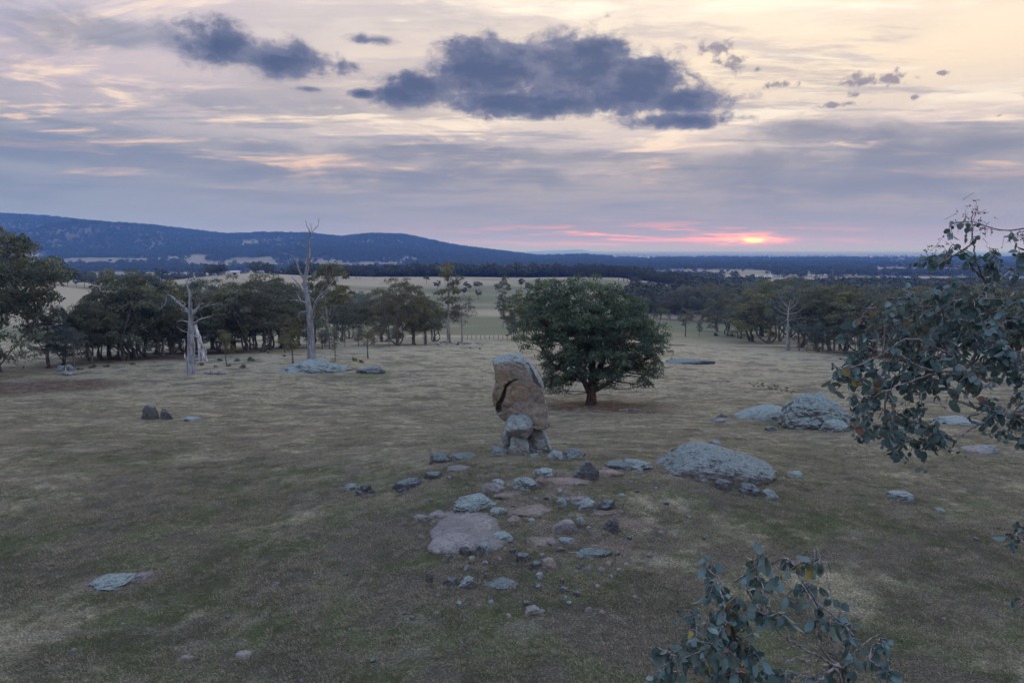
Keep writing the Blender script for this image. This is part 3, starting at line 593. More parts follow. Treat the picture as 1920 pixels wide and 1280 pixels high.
ROCKS = [  # name, label, px, py(bottom), w, h, mat, kw
 ('boulder', 'angular dark four-sided boulder standing alone behind the pale flat ledges', 1098, 904, 46, 40, 'dark', dict(angular=1.0, level=5, rough=.12, boxy=.7, rz=.5)),
 ('boulder', 'low lichen boulder between the angular dark boulder and the standing stones', 1018, 895, 40, 17, 'lichen', {}),
 ('boulder', 'pale rounded boulder with orange stained end on the pale ledge', 985, 920, 46, 27, 'lichen', dict(level=5)),
 ('stone', 'small buff block touching the pale rounded boulder on the ledge', 1012, 916, 22, 20, 'pink', {}),
 ('slab_rock', 'flat grey slab lying behind the thick tilted lichen slab', 925, 926, 44, 16, 'bare', {}),
 ('stone', 'small green lichen stone sitting at the head of the flat grey slab', 934, 913, 22, 12, 'lichen', {}),
 ('slab_rock', 'thick tilted lichen covered slab beside the broad bare slab', 890, 964, 78, 36, 'lichen', dict(level=5, angular=.8, depth=.7, rz=.35, boxy=.6)),
 ('stone', 'pale flat stone at the back edge of the broad bare slab', 825, 978, 40, 16, 'bare', {}),
 ('stone', 'pale oblong stone on turf off the end of the broad bare slab', 788, 978, 26, 10, 'bare', {}),
 ('stone', 'small pale pebble on the green turf off the bare slab', 758, 984, 11, 9, 'bare', {}),
 ('stone', 'thin teal shard between tilted slab and broad bare slab', 935, 968, 34, 11, 'lichen', {}),
 ('stone', 'pointed buff stone at the upper corner of the broad bare slab', 964, 987, 26, 14, 'pink', {}),
 ('stone', 'long thin teal stone lying beside the broad bare slab edge', 940, 1019, 42, 16, 'lichen', dict(rz=.4)),
 ('stone', 'knobbly grey stone against the front edge of the broad bare slab', 903, 1046, 30, 30, 'lichen', {}),
 ('stone', 'second grey stone wedged beside the knobbly one at the slab front', 872, 1046, 22, 22, 'dark', {}),
 ('stone', 'small dark stone under the front corner of the broad bare slab', 840, 1051, 16, 12, 'dark', {}),
 ('stone', 'small teal chip in front of the knobbly stones', 885, 1052, 12, 9, 'lichen', {}),
 ('ledge_rock', 'long wedge of bare pink rock flush with the turf', 997, 968, 88, 17, 'pink', dict(depth=.55, rz=.5, rough=.2, boxy=.9, sink=.6, angular=.9)),
 ('ledge_rock', 'flat pale rock ledge at the foot of the angular dark boulder', 1060, 911, 96, 11, 'pink', dict(depth=.45, rough=.2, sink=.6, angular=.9)),
 ('stone', 'broad grey stone half sunk in the bare pink gravel', 1056, 1000, 46, 22, 'bare', {}),
 ('ledge_rock', 'flat crumbled pink rock patch below the half sunk grey stone', 1016, 1026, 56, 14, 'pink', dict(depth=.8, sink=.6)),
 ('stone', 'dark lumpy stone, bigger of two side by side on the turf', 1101, 962, 40, 27, 'lichen', {}),
 ('stone', 'brownish stone, smaller of two side by side on the turf', 1137, 961, 32, 22, 'dark', {}),
 ('stone', 'little blue-grey stone beside the dark lumpy stone', 1053, 952, 16, 18, 'lichen', {}),
 ('stone', 'round blue pebble near the pink rock wedge', 1050, 926, 12, 10, 'lichen', {}),
 ('stone', 'dark upright split stone on bare ground', 1146, 1000, 28, 28, 'dark', dict(angular=.9)),
 ('stone', 'small round stone between the split stone and the half sunk stone', 1088, 983, 17, 14, 'lichen', {}),
 ('stone', 'grey stone with mossy top below the crumbled pink rock', 1062, 1023, 30, 15, 'lichen', {}),
 ('stone', 'pinkish stone with a companion in rough grass', 1030, 1070, 34, 22, 'pink', {}),
 ('stone', 'rounded grey stone touching the pinkish one in rough grass', 1006, 1072, 26, 20, 'dark', {}),
 ('stone', 'dark round stone in rough grass above the pinkish pair', 980, 1056, 26, 18, 'dark', {}),
 ('stone', 'grey stone, rounder of two close together in green grass', 844, 1103, 28, 22, 'dark', {}),
 ('stone', 'taller stone topped with a small one in green grass', 874, 1107, 32, 30, 'lichen', {}),
 ('stone', 'thin upright stone sliver near the two stones in green grass', 806, 1098, 13, 26, 'dark', {}),
 ('stone', 'flat stone at the edge of the rough brown grass', 1002, 1152, 34, 12, 'bare', {}),
 ('stone', 'dark tufty stone, larger one of a pair alone on the slope', 685, 931, 34, 24, 'dark', dict(rough=.4)),
 ('stone', 'smaller paler stone of the pair alone on the slope', 657, 924, 24, 17, 'lichen', dict(rough=.35)),
 ('slab_rock', 'long dark slab on the grassy slope beside the knoll', 770, 918, 58, 20, 'dark', dict(rz=.4, depth=.6)),
 ('stone', 'reddish dark stone just above the long dark slab', 812, 899, 28, 16, 'dark', {}),
 ('boulder', 'brown turf-capped boulder on the rise beside the standing stones', 828, 870, 40, 22, 'dark', dict(rough=.35)),
 ('slab_rock', 'flat mossy slab on the crest beside the brown turf-capped boulder', 872, 862, 56, 14, 'dark', dict(sink=.5)),
 ('stone', 'flat grey stone below the mossy crest slab', 862, 883, 40, 8, 'bare', dict(sink=.5)),
 ('stone', 'low lichen rock at the cracked side foot of the standing stones', 943, 854, 38, 15, 'lichen', {}),
 ('stone', 'grey rock at the foot of the sloping supporting boulder', 1040, 861, 30, 18, 'lichen', {}),
 ('stone', 'hollowed dark rock next to the standing stones with grass in front', 1073, 861, 46, 19, 'dark', {}),
 ('stone', 'small flat stone in front of the standing stones', 1003, 859, 20, 9, 'lichen', {}),
 ('stone', 'tall rounded stone leaning on the ribbed granite dome', 1352, 902, 22, 26, 'lichen', {}),
 ('stone', 'dark stone at the front foot of the ribbed granite dome', 1358, 923, 34, 26, 'dark', {}),
 ('stone', 'brown cracked stone in front of the dome tail', 1402, 929, 42, 22, 'dark', {}),
 ('stone', 'last grey stone at the very tip of the dome tail', 1444, 937, 28, 20, 'lichen', {}),
 ('slab_rock', 'low broken rocks joined to the dome on its knoll side', 1190, 884, 60, 22, 'lichen', dict(rough=.35)),
 ('slab_rock', 'low dark ledge of rock trailing towards the knoll from the dome', 1158, 882, 46, 14, 'dark', {}),
 ('stone', 'small lichen stone alone in the straw grass past the dome', 1490, 896, 30, 13, 'lichen', {}),
 ('stone', 'flat dark stone just behind the dome tail', 1428, 881, 24, 6, 'dark', {}),
 ('stone', 'small grey stone peeping over behind the dome', 1340, 833, 18, 9, 'lichen', {}),
 ('stone', 'long dark pitted stone alone in open straw grass', 1686, 941, 46, 18, 'lichen', dict(rz=-.3)),
 ('stone', 'small round stone alone in open straw grass', 1762, 962, 18, 11, 'lichen', {}),
 ('stone', 'pale perched stone beyond the lichen ledge', 1353, 787, 18, 14, 'lichen', {}),
 ('stone', 'flat stone below the pale perched stone', 1350, 793, 30, 9, 'bare', {}),
 ('stone', 'little stone in front of the lichen ledge', 1446, 808, 20, 10, 'dark', {}),
 ('boulder', 'lobe of teal lichen rock below the big humped outcrop', 1568, 812, 56, 26, 'lichen', dict(level=5)),
 ('boulder', 'sharp pointed dark stone standing in open pasture', 282, 787, 27, 28, 'dark', dict(angular=1.0, boxy=1.15)),
 ('boulder', 'leaning dark stone next to the sharp pointed stone', 312, 787, 15, 21, 'dark', dict(angular=.8, tilt=-.3)),
 ('stone', 'low flat stone in open pasture near the pointed stone', 362, 790, 30, 8, 'lichen', {}),
 ('slab_rock', 'low grey rock outcrop in dark green turf', 212, 1112, 90, 26, 'lichen', dict(rz=.25, rough=.4, depth=.8, sink=.5)),
 ('stone', 'smaller rounded end of the low grey outcrop in dark turf', 268, 1092, 40, 15, 'bare', {}),
 ('stone', 'whitish stone in dark green turf', 350, 1242, 22, 13, 'bare', {}),
 ('stone', 'flat whitish broken stone in dark green turf', 457, 1236, 28, 8, 'bare', {}),
 ('boulder', 'smooth lichen boulder beside the low log near the big drooping gum', 117, 696, 22, 11, 'lichen', {}),
 ('boulder', 'rounder boulder leaning on the smooth one near the big drooping gum', 132, 696, 20, 13, 'lichen', {}),
 ('slab_rock', 'dark low outcrop beyond the stony mound of the dead tree', 697, 701, 50, 16, 'dark', {}),
 ('slab_rock', 'long dark wet looking rock strip past the spreading tree', 1292, 683, 86, 8, 'dark', dict(sink=.4, depth=.5)),
 ('slab_rock', 'low pale slab in pasture seen through the hanging gum leaves', 1792, 799, 84, 12, 'lichen', dict(sink=.4)),
 ('boulder', 'lichen boulder seen through the hanging gum leaves', 1726, 808, 32, 20, 'lichen', {}),
 ('stone', 'oval lichen stone on a flat slab in pasture', 1852, 848, 28, 14, 'lichen', {}),
 ('slab_rock', 'flat slab beneath the oval lichen stone', 1838, 852, 70, 10, 'bare', dict(sink=.5)),
 ('ledge_rock', 'narrow pink rib of rock behind the thick tilted slab', 958, 934, 60, 9, 'pink', dict(depth=.5, sink=.6, angular=.9, rz=.3)),
 ('ledge_rock', 'cracked grey ledge joining the broad bare slab to the thick tilted slab', 870, 972, 80, 12, 'bare', dict(depth=.4, sink=.6, angular=.9, rz=.2)),
 ('ledge_rock', 'crumbling buff ledge at the lower edge of the broad bare slab', 830, 1030, 50, 16, 'pink', dict(depth=.7, sink=.6, angular=.9)),
 ('ledge_rock', 'low rock rib under the paired stones on the rise', 1122, 970, 90, 10, 'pink', dict(depth=.5, sink=.6, angular=.9)),
 ('ledge_rock', 'pale broken ledge between the standing stones and the ribbed dome', 1130, 893, 70, 9, 'pink', dict(depth=.5, sink=.6, angular=.9)),
 ('ledge_rock', 'grey rib of rock at the outer side of the pink wedge', 1075, 945, 60, 8, 'bare', dict(depth=.5, sink=.6, angular=.9)),
 ('ledge_rock', 'flat mossy rock ledge in rough brown ground below the slabs', 1110, 1050, 70, 14, 'dark', dict(depth=.6, sink=.6, angular=.9)),
 ('ledge_rock', 'flat brown rock ledge in rough ground near the pinkish pair', 940, 1105, 64, 14, 'dark', dict(depth=.6, sink=.6, angular=.9)),
]
for (nm, lb, px, py, w, h, mt, kw) in ROCKS: rock(nm, lb, px, py, w, h, mt, **kw)

# loose small stones scattered over the near turf
rng = np.random.RandomState(8)
small = [rock_mesh(900 + k, 3, .6, .25, cracks=0) for k in range(6)]
for k, me in enumerate(small): me.materials.append(M[['bare', 'lichen', 'dark', 'pink', 'bare', 'dark'][k]])
spots = [(518, 1096), (590, 1076), (648, 1078), (700, 1066), (552, 1141), (541, 1152), (655, 1180), (820, 1150), (758, 1150), (895, 1138), (1090, 1040), (1180, 1010), (1210, 950), (1230, 915), (1250, 945), (1175, 1060),
         (300, 1078), (291, 1066), (330, 1055), (138, 1220), (428, 1158), (180, 960), (430, 905), (1790, 980), (1720, 984), (1600, 1010), (1830, 1012), (1620, 870), (1560, 905), (560, 860), (600, 880), (730, 842), (760, 1030), (790, 1010), (565, 1275), (700, 1240), (1120, 1100), (1060, 1120), (940, 1170), (1130, 1150), (1190, 1120), (920, 1090), (1240, 1000), (1290, 970), (1320, 1010),
         (1780, 1130), (1770, 1160), (1870, 990), (230, 1170), (60, 1010), (1085, 1065), (1140, 1058), (1110, 1010), (960, 1035), (1180, 905), (1165, 930)]
rs = np.random.RandomState(77); spots += [(1030 + rs.normal() * 120, 1075 + rs.normal() * 48) for k in range(44)] + [(1020 + rs.normal() * 110, 940 + rs.normal() * 35) for k in range(20)]
for k, (px, py) in enumerate(spots):
    p = G(px, py); s = rng.uniform(.055, .13) * (1.2 if 780 < px < 1300 else .9)
    o = put('pebble', small[k % 6], None, None, (p[0], p[1], p[2] + s * .25), (0, 0, rng.uniform(0, 6)), (s, s * rng.uniform(.6, 1), s * rng.uniform(.4, .7)))
    tone = ['pale grey', 'teal lichened', 'dark grey', 'pinkish buff', 'pale grey', 'dark grey'][k % 6]; rise = 780 < px < 1300 and py > 860
    tag(o, 'small %s loose stone %s' % (tone, 'among the slabs on the rocky rise' if rise else 'lying in open short grass off the rise'), 'stone', '%s loose stones %s' % (tone, 'on the rise' if rise else 'in open grass'))

# ------------------------------------------------------------------ trees
def rand_dirs(rng, n):
    d = rng.normal(size=(n, 3)); return d / np.linalg.norm(d, axis=1)[:, None]
def leaf_quads(B, rng, centers, outward, size, aspect, droop, tint):
    n = len(centers); nor = outward * .75 + rand_dirs(rng, n) * .8; nor /= np.linalg.norm(nor, axis=1)[:, None] + 1e-9
    ax = rand_dirs(rng, n); ax[:, 2] -= droop; ax -= nor * np.sum(ax * nor, 1)[:, None]; ax /= np.linalg.norm(ax, axis=1)[:, None] + 1e-9
    sd = np.cross(nor, ax); s = (size * rng.uniform(.6, 1.3, n))[:, None]
    v = np.stack([centers - ax * s * .5, centers + sd * s * aspect * .5 + nor * s * .08, centers + ax * s * .5, centers - sd * s * aspect * .5 + nor * s * .08], 1).reshape(-1, 3)
    q = np.arange(n * 4).reshape(-1, 4); B.add(v, q, None, np.repeat(np.clip(tint, 0, 1), 4))
def make_tree(seed, trunk, rads, ells, nclump, crad, nleaf, leaf, aspect=.42, droop=.7, limbs=6, shell=.5, stems=None, sides=7, bare_twigs=0):
    """trunk: list of xyz; ells: ellipsoids (cx,cy,cz,rx,ry,rz); returns (wood mesh, crown mesh)"""
    rng = np.random.RandomState(seed); W = Build(); C = Build()
    main = smooth_line(trunk, 10); W.tube(main, np.linspace(rads[0], rads[1], 10) * np.concatenate([[1.35, 1.1], np.ones(8)]), sides)
    nodes = [main[4:]]; nrad = [np.linspace(rads[0], rads[1], 10)[4:]]
    for st in (stems or []):
        l = smooth_line(st[0], 9); W.tube(l, np.linspace(st[1], st[1] * .5, 9), sides); nodes.append(l[3:]); nrad.append(np.linspace(st[1], st[1] * .5, 9)[3:])
    ells = np.array(ells, float); vol = ells[:, 3] * ells[:, 4] * ells[:, 5]; pr = vol ** .8; pr /= pr.sum()
    cl = []
    tries = 0
    while len(cl) < nclump and tries < nclump * 30:
        tries += 1; e = ells[rng.choice(len(ells), p=pr)]; d = rand_dirs(rng, 1)[0]; d[2] = d[2] + .12
        c = e[:3] + e[3:] * d * rng.uniform(shell, 1.0) ** .6
        if all(np.linalg.norm(c - k) > crad * .62 for k in cl): cl.append(c)
    cl = np.array(cl)
    # limbs to spread targets
    tgt = cl[rng.choice(len(cl), min(limbs, len(cl)), replace=False)]
    for t in tgt:
        N = np.vstack(nodes[:1 + len(stems or [])]); k = rng.randint(len(N)); a = N[k]
        mid = a * .5 + t * .5 + np.array([0, 0, -.05 * np.linalg.norm(t - a)]) + rng.normal(size=3) * .06 * np.linalg.norm(t - a)
        l = smooth_line([a, a * .75 + mid * .25 + rng.normal(size=3) * .1, mid, t], 9); r0 = rads[1] * rng.uniform(.5, .85)
        W.tube(l, np.linspace(r0, r0 * .25, 9), 5); nodes.append(l[2:]); nrad.append(np.linspace(r0, r0 * .25, 9)[2:])
    N = np.vstack(nodes)
    for c in cl:
        dd = np.linalg.norm(N - c, axis=1) + np.maximum(N[:, 2] - c[2], 0) * 1.5; a = N[np.argmin(dd)]
        mid = (a + c) / 2 + rng.normal(size=3) * .1 * np.linalg.norm(c - a)
        W.tube(smooth_line([a, mid, c], 5), np.linspace(rads[1] * .22, .012, 5), 4)
        for k in range(bare_twigs):
            d = rand_dirs(rng, 1)[0]; W.tube(smooth_line([mid, mid + d * crad * .8, mid + d * crad * 1.5 + np.array([0, 0, .2])], 4), np.linspace(.035, .012, 4), 3)
    for c in cl:
        n = int(nleaf * rng.uniform(.7, 1.3)); d = rand_dirs(rng, n); d[:, 2] = np.where(d[:, 2] < -.3, -d[:, 2] * .6, d[:, 2])
        r = crad * rng.uniform(.75, 1.25) * rng.uniform(.25, 1, n) ** .45; pos = c + d * r[:, None] * np.array([1, 1, .78])
        pos[:, 2] -= rng.exponential(.12 * crad, n)
        leaf_quads(C, rng, pos, d, leaf, aspect, droop, rng.uniform(.1, .75) + rng.normal(0, .2, n))
    return W.mesh('trunk'), C.mesh('crown', False)

def T_round(seed, Ht=12, w=9, th=.22, lean=0, sparse=1.0, multi=2, low=.30):
    rng = np.random.RandomState(seed); h0 = Ht * th
    trunk = [(0, 0, -.3), (lean * .25 + rng.normal() * .1, rng.normal() * .1, h0 * .5), (lean * .6, rng.normal() * .15, h0), (lean, rng.normal() * .2, Ht * .72)]
    stems = [([(rng.normal() * .25, rng.normal() * .25, -.2), (rng.normal() * .8, rng.normal() * .8, h0 * .8), (rng.normal() * w * .2, rng.normal() * w * .2, Ht * .65)], .17) for k in range(multi)]
    ells = [(lean, 0, Ht * .56, w * .42, w * .40, Ht * .34), (lean * .5, 0, Ht * .80, w * .28, w * .28, Ht * .18)]
    for k in range(7):
        a = k * .9 + rng.uniform(0, .7); r = w * rng.uniform(.28, .42); ells.append((lean + math.cos(a) * r, math.sin(a) * r, Ht * rng.uniform(low, .78), w * rng.uniform(.16, .24), w * .20, Ht * rng.uniform(.10, .17)))
    return make_tree(seed, trunk, (.27 * Ht / 12, .11 * Ht / 12), ells, int(112 * sparse), .92 * Ht / 12, 95, .31 * Ht / 12, .45, .7, 7, .45, stems)

VAR = [T_round(1, 13, 11, .16, 0, 1.25, 2, .10), T_round(2, 12, 9.5, .2, .3, .85, 2, .2), T_round(3, 14, 10.5, .18, -.5, 1.05, 3, .2), T_round(4, 11, 10.5, .16, .9, 1.0, 3, .18), T_round(5, 13, 9.5, .2, .3, .9, 2, .26), T_round(6, 12, 12, .18, -.8, 1.2, 2, .2)]
BIG = T_round(7, 14, 15, .12, 0, 2.4, 3, .08)
TALL = [make_tree(31, [(0, 0, -.3), (.2, 0, 3), (.1, .2, 7), (.5, 0, 12)], (.36, .16), [(-1.5, 0, 11, 2.2, 2.4, 1.6), (1.6, .5, 12.2, 2.3, 2.3, 2.0), (.3, -.4, 8.4, 3.0, 2.8, 1.8), (3.0, 0, 9.2, 1.6, 1.8, 1.2), (-.5, .3, 13.0, 1.7, 1.7, 1.2)], 60, .85, 90, .36, .45, .7, 8, .4),
        make_tree(32, [(0, 0, -.3), (-.3, 0, 3), (.3, .1, 7), (1.0, 0, 11)], (.30, .10), [(-1.3, 0, 12.2, 1.2, 1.3, 1.2), (1.9, .5, 12.0, 1.7, 1.5, 1.7), (3.2, -.3, 10.6, 1.2, 1.2, 1.0), (0, 0, 8.2, 1.6, 1.6, 1.9), (-.3, .3, 5.6, 1.9, 1.7, 1.4)], 36, .75, 70, .34, .45, .7, 9, .3, None, 7, 2),
        make_tree(33, [(0, 0, -.3), (.1, 0, 2), (-.1, .1, 5), (.1, 0, 9.5)], (.26, .08), [(0, 0, 8.4, 2.0, 2, 1.7), (-1.0, .4, 6.2, 1.6, 1.6, 1.3), (1.2, -.2, 5.4, 1.5, 1.5, 1.1), (.2, 0, 4.2, 1.6, 1.6, .8), (.2, 0, 10.2, 1.1, 1.1, 1.1)], 44, .65, 62, .30, .5, .6, 6, .3)]
CONE = make_tree(41, [(0, 0, -.2), (0, 0, 1.2), (.05, 0, 3), (0, 0, 5.6)], (.12, .04), [(0, 0, 2.6, 1.5, 1.5, 1.2), (0, 0, 4.0, 1.25, 1.25, 1.2), (0, 0, 5.4, .75, .75, .9)], 60, .45, 80, .17, .3, .3, 6, .2)
SMALL = make_tree(42, [(0, 0, -.2), (.05, 0, .9), (0, 0, 2), (.1, 0, 3.6)], (.11, .05), [(0, 0, 3.0, 1.6, 1.5, 1.3), (.4, .1, 3.8, 1.0, 1.0, .8), (-.8, 0, 2.4, .8, .8, .6)], 46, .42, 46, .15, .35, .3, 8, .2, None, 6, 1)
SAPL = make_tree(43, [(0, 0, -.2), (.1, 0, 1.2), (0, .1, 2.8), (.1, 0, 4.6)], (.07, .03), [(0, 0, 3.4, .8, .8, 1.6), (.2, 0, 4.6, .5, .5, .8), (-.3, .2, 2.3, .7, .7, .7)], 30, .38, 44, .17, .4, .5, 5, .2)

def tree(name, label, var, px, py, htop, mat='gum', bark='bark', group=None, rz=None, href=None, cat='tree', y=None, seed=None, wide=1.0):
    """stands with its foot at photo pixel (px, py), crown top at row htop"""
    g = G(px, py) if y is None else None
    if g is None:
        x = ray(px, 640)[0] / ray(px, 640)[1] * y; x = (px - 960) / F * y; g = np.array([x, y, float(H(x, y))])
        d = ray(px, 600); 
    top = P(px, htop, g[1])[2] - g[2]; wood, crown = var
    zs = np.empty(len(crown.vertices) * 3); crown.vertices.foreach_get('co', zs); hv = np.percentile(zs[2::3], 99.7)
    s = top / hv
    rng = random.Random(seed or int(px * 13 + py)); rz = rng.uniform(0, 6.28) if rz is None else rz
    t = thing(name, (g[0], g[1], g[2]), rz, (s * wide, s * wide, s)); tag(t, label, cat, group)
    a = put('trunk', wood, None, t)
    c = put('crown', crown, None, t)
    for o, m in ((a, M[bark]), (c, M[mat])):
        if len(o.data.materials) == 0: o.data.materials.append(m)
        o.material_slots[0].link = 'OBJECT'; o.material_slots[0].material = m
    return t

# the wide spreading tree behind the balanced stones
def spreading_tree():
    g = G(1108, 759); Y = g[1]; k = Y / F
    E = lambda px, py, rx, ry, rd, dy=0: ((px - 1108) * k, dy, P(px, py, Y)[2] - g[2], rx * k, rd, ry * k)
    ells = [E(1105, 600, 105, 56, 6.0), E(1120, 540, 34, 20, 2.2), E(1145, 548, 26, 18, 2.0, 2), E(1185, 650, 66, 56, 4.2), E(1160, 600, 66, 45, 4.5, 1), E(1018, 585, 52, 42, 4.0, 1.5), E(1060, 630, 60, 58, 4.6, -.5), E(1120, 672, 66, 44, 4.0, -1.5), E(1048, 712, 38, 30, 2.4, -.5),
            E(1195, 700, 32, 28, 2.2, -1), E(1225, 625, 34, 40, 3.0), E(1075, 550, 60, 26, 3.5, 1), E(1040, 722, 36, 24, 2.0, -.8), E(1078, 722, 26, 20, 1.6, 1.6), E(1120, 708, 46, 22, 2.4, -2.2), E(1205, 712, 30, 22, 2.0, -.8), E(1160, 700, 40, 26, 2.5, 2), E(1000, 640, 38, 40, 2.5, 1.5), E(992, 585, 40, 40, 3, 1), E(1030, 555, 50, 30, 3, 0), E(1090, 655, 80, 60, 4.5, 1), E(1040, 690, 40, 40, 2.6, 1), E(1215, 690, 36, 34, 2.6, .5), E(1150, 640, 60, 60, 4, -2), E(1060, 590, 70, 50, 4, -2)]
    J = lambda px, py, d: np.array([(px - 1108) * k, d, P(px, py, Y)[2] - g[2]])
    stems = [([J(1108, 735, 0), J(1135, 720, -.3), J(1160, 700, -.6), J(1195, 680, -1)], .26), ([J(1110, 735, 0), J(1125, 690, .3), J(1140, 640, .5), J(1160, 590, 1)], .34),
             ([J(1104, 735, 0), J(1085, 695, -.4), J(1065, 660, -.8), J(1040, 630, -1)], .30), ([J(1106, 730, 0), J(1080, 705, .8), J(1040, 690, 1.0), J(1010, 650, 2)], .22), ([J(1108, 735, 0), J(1110, 690, 1.2), J(1100, 620, 3), J(1090, 570, 3.2)], .3)]
    w, c = make_tree(77, [(0, 0, -.4), (.05, 0, .7), (.05, .1, 1.6), (.1, .2, 3.6), (0, .3, 8)], (.62, .26), ells, 560, .80, 110, .28, .38, .8, 12, .30, stems, 10)
    t = thing('spreading_tree', g); tag(t, 'wide dense dark green tree with short red-brown trunk behind the balanced stones', 'tree')
    put('trunk', w, M['bark_red'], t); put('crown', c, M['big'], t)
    b = G(1005, 700); rock_bush = None
spreading_tree()

LW = 'gum trees in the wood along the pasture'
TR = [  # name, label, variant, px, py, top, mat, bark, wide, group
 ('gum_tree', 'big dense gum with low drooping crown at the reddish bare ground', BIG, -2, 697, 428, 'gum', 'bark', .95, None),
 ('gum_tree', 'grey-green gum just behind the big gum by the reddish ground', VAR[1], 92, 690, 575, 'gum_blue', 'bark', 1.0, None),
 ('sapling', 'blue-grey leafy sapling clump between the big drooping gum and the wood', SMALL, 140, 692, 612, 'gum_blue', 'bark', 1.0, None),
 ('gum_tree', 'open gum with bare lower stems at the near end of the wood', VAR[4], 172, 682, 556, 'gum', 'bark', .95, None),
 ('gum_tree', 'broad flat-topped gum, tallest near the short dead trunk side of the wood', VAR[5], 232, 676, 506, 'gum', 'bark', 1.0, None),
 ('gum_tree', 'yellowish-crowned gum in the wood just behind the short dead trunk', VAR[2], 322, 664, 524, 'gum_yellow', 'bark', .95, None),
 ('young_tree', 'small round green sapling beside the bleached leaning trunk', SAPL, 426, 686, 618, 'gum_yellow', 'bark', 1.4, None),
 ('young_tree', 'dense upright green young tree near the foot of the forked dead tree', CONE, 549, 681, 596, 'gum_yellow', 'bark', 1.0, None),
 ('gum_tree', 'tall gum with pale forked trunk and high brownish crown', TALL[0], 612, 650, 494, 'gum_yellow', 'bark_pale', 1.1, None),
 ('young_tree', 'thin sapling between the young green tree and the round small tree', SAPL, 628, 678, 608, 'gum', 'bark', 1.0, None),
 ('young_tree', 'small round-headed tree standing alone in front of the wood', SMALL, 690, 671, 610, 'gum', 'bark', 1.0, None),
 ('gum_tree', 'bluish dense gum set back behind the small round-headed tree', VAR[0], 675, 628, 548, 'gum_blue', 'bark', 1.0, None),
 ('gum_tree', 'spreading many-stemmed gum at the end of the wood nearest the open valley', VAR[5], 745, 648, 522, 'gum', 'bark', 1.0, None),
 ('gum_tree', 'gum with a trunk leaning away from its many-stemmed neighbour', VAR[3], 797, 645, 556, 'gum', 'bark', .9, None),
 ('gum_tree', 'thin tall gum with tufted sparse crown over the rubble heap', TALL[1], 842, 642, 490, 'gum_yellow', 'bark_pale', 1.15, None),
 ('gum_tree', 'half-dead gum with many bare grey twigs over the rubble heap', SMALL, 866, 642, 555, 'gum', 'bark_pale', .9, None),
 ('gum_tree', 'lone slender gum in the pale valley paddock', TALL[2], 943, 614, 518, 'gum', 'bark_pale', 1.0, None),
 ('gum_tree', 'dark low tree by the fence behind the spreading tree', VAR[1], 962, 637, 592, 'gum', 'bark', 1.0, None),
 ('gum_tree', 'low green tree half hidden behind the top of the balanced stone', VAR[3], 985, 636, 545, 'gum_yellow', 'bark', 1.0, None),
 ('young_tree', 'bushy sapling past the spreading tree, by the gap to the olive wood', SMALL, 1285, 631, 578, 'gum', 'bark', 1.0, None),
 ('young_tree', 'narrow dark sapling standing alone in the gap to the olive wood', CONE, 1311, 631, 598, 'gum', 'bark', .8, None),
 ('gum_tree', 'crooked-limbed gum at the near corner of the far wood', VAR[3], 1364, 630, 545, 'gum', 'bark', 1.1, None),
]
for (n, lb, v, px, py, tp, mt, bk, wd, gp) in TR: tree(n, lb, v, px, py, tp, mt, bk, gp, wide=wd)
rng = np.random.RandomState(12)
left = [(205, 672, 545), (252, 672, 515), (272, 668, 512), (292, 664, 528), (305, 668, 560), (350, 660, 545), (372, 655, 530), (398, 655, 522), (412, 660, 548), (440, 658, 535), (462, 660, 517), (492, 660, 514), (508, 655, 525), (530, 652, 535), (560, 648, 540), (585, 646, 535), (640, 640, 545), (655, 635, 555), (715, 640, 545), (775, 646, 545), (815, 640, 565), (190, 674, 560), (480, 655, 545), (120, 684, 600), (340, 655, 560)]
for k, (px, py, tp) in enumerate(left):
    tone = ['dark green', 'dark green', 'blue-grey', 'dark green', 'yellowish green'][k % 5]
    tree('gum_tree', tone + ' gum packed into the wood behind the dead trees', VAR[k % 6], px, py, tp, ['gum', 'gum', 'gum_blue', 'gum', 'gum_yellow'][k % 5], 'bark', LW + ', ' + tone, wide=rng.uniform(1.05, 1.4))
right = [(1410, 640, 538), (1390, 634, 556), (1440, 644, 528), (1462, 640, 545), (1500, 652, 530), (1530, 655, 540), (1555, 657, 535), (1585, 660, 545), (1610, 662, 550), (1640, 664, 545), (1670, 668, 548), (1700, 672, 540), (1740, 676, 545), (1780, 680, 540), (1820, 684, 535), (1860, 686, 540), (1900, 690, 535), (1935, 690, 535),
         (1345, 622, 560), (1425, 630, 520), (1480, 632, 522), (1520, 636, 528), (1570, 640, 530), (1620, 645, 535), (1660, 648, 532), (1720, 652, 534), (1790, 655, 530), (1850, 658, 528), (1910, 660, 530)]
for k, (px, py, tp) in enumerate(right):
    tone = ['olive', 'olive', 'yellowish', 'olive', 'blue-grey'][k % 5]
    tree('gum_tree', tone + ' gum packed into the wood beyond the slender grey dead tree', VAR[(k * 5 + 1) % 6], px, py, tp, ['gum', 'gum', 'gum_yellow', 'gum', 'gum_blue'][k % 5], 'bark', 'gum trees in the wood beyond the slope, ' + tone, wide=rng.uniform(1.05, 1.4))
for k in range(22):    # shadowy young growth at the wood's foot
    px = 1500 + k * 17 + rng.uniform(-5, 5); tree('young_tree', 'slim young tree in the thicket along the foot of the wood', SAPL, px, 658 + (px - 1500) * .075, 605 + rng.uniform(-8, 12), 'gum_blue', 'bark', 'young trees in the thicket', wide=1.4)
for k in range(26):
    px = 175 + k * 25 + rng.uniform(-9, 9); tree('young_tree', 'low leafy young tree filling the shade under the wood behind the dead trees', [SMALL, SAPL, CONE][k % 3], px, 672 - (px - 175) * .042 + rng.uniform(-6, 3), 612 + rng.uniform(-10, 14), ['gum_blue', 'gum'][k % 2], 'bark', 'young trees under the wood', wide=1.5)
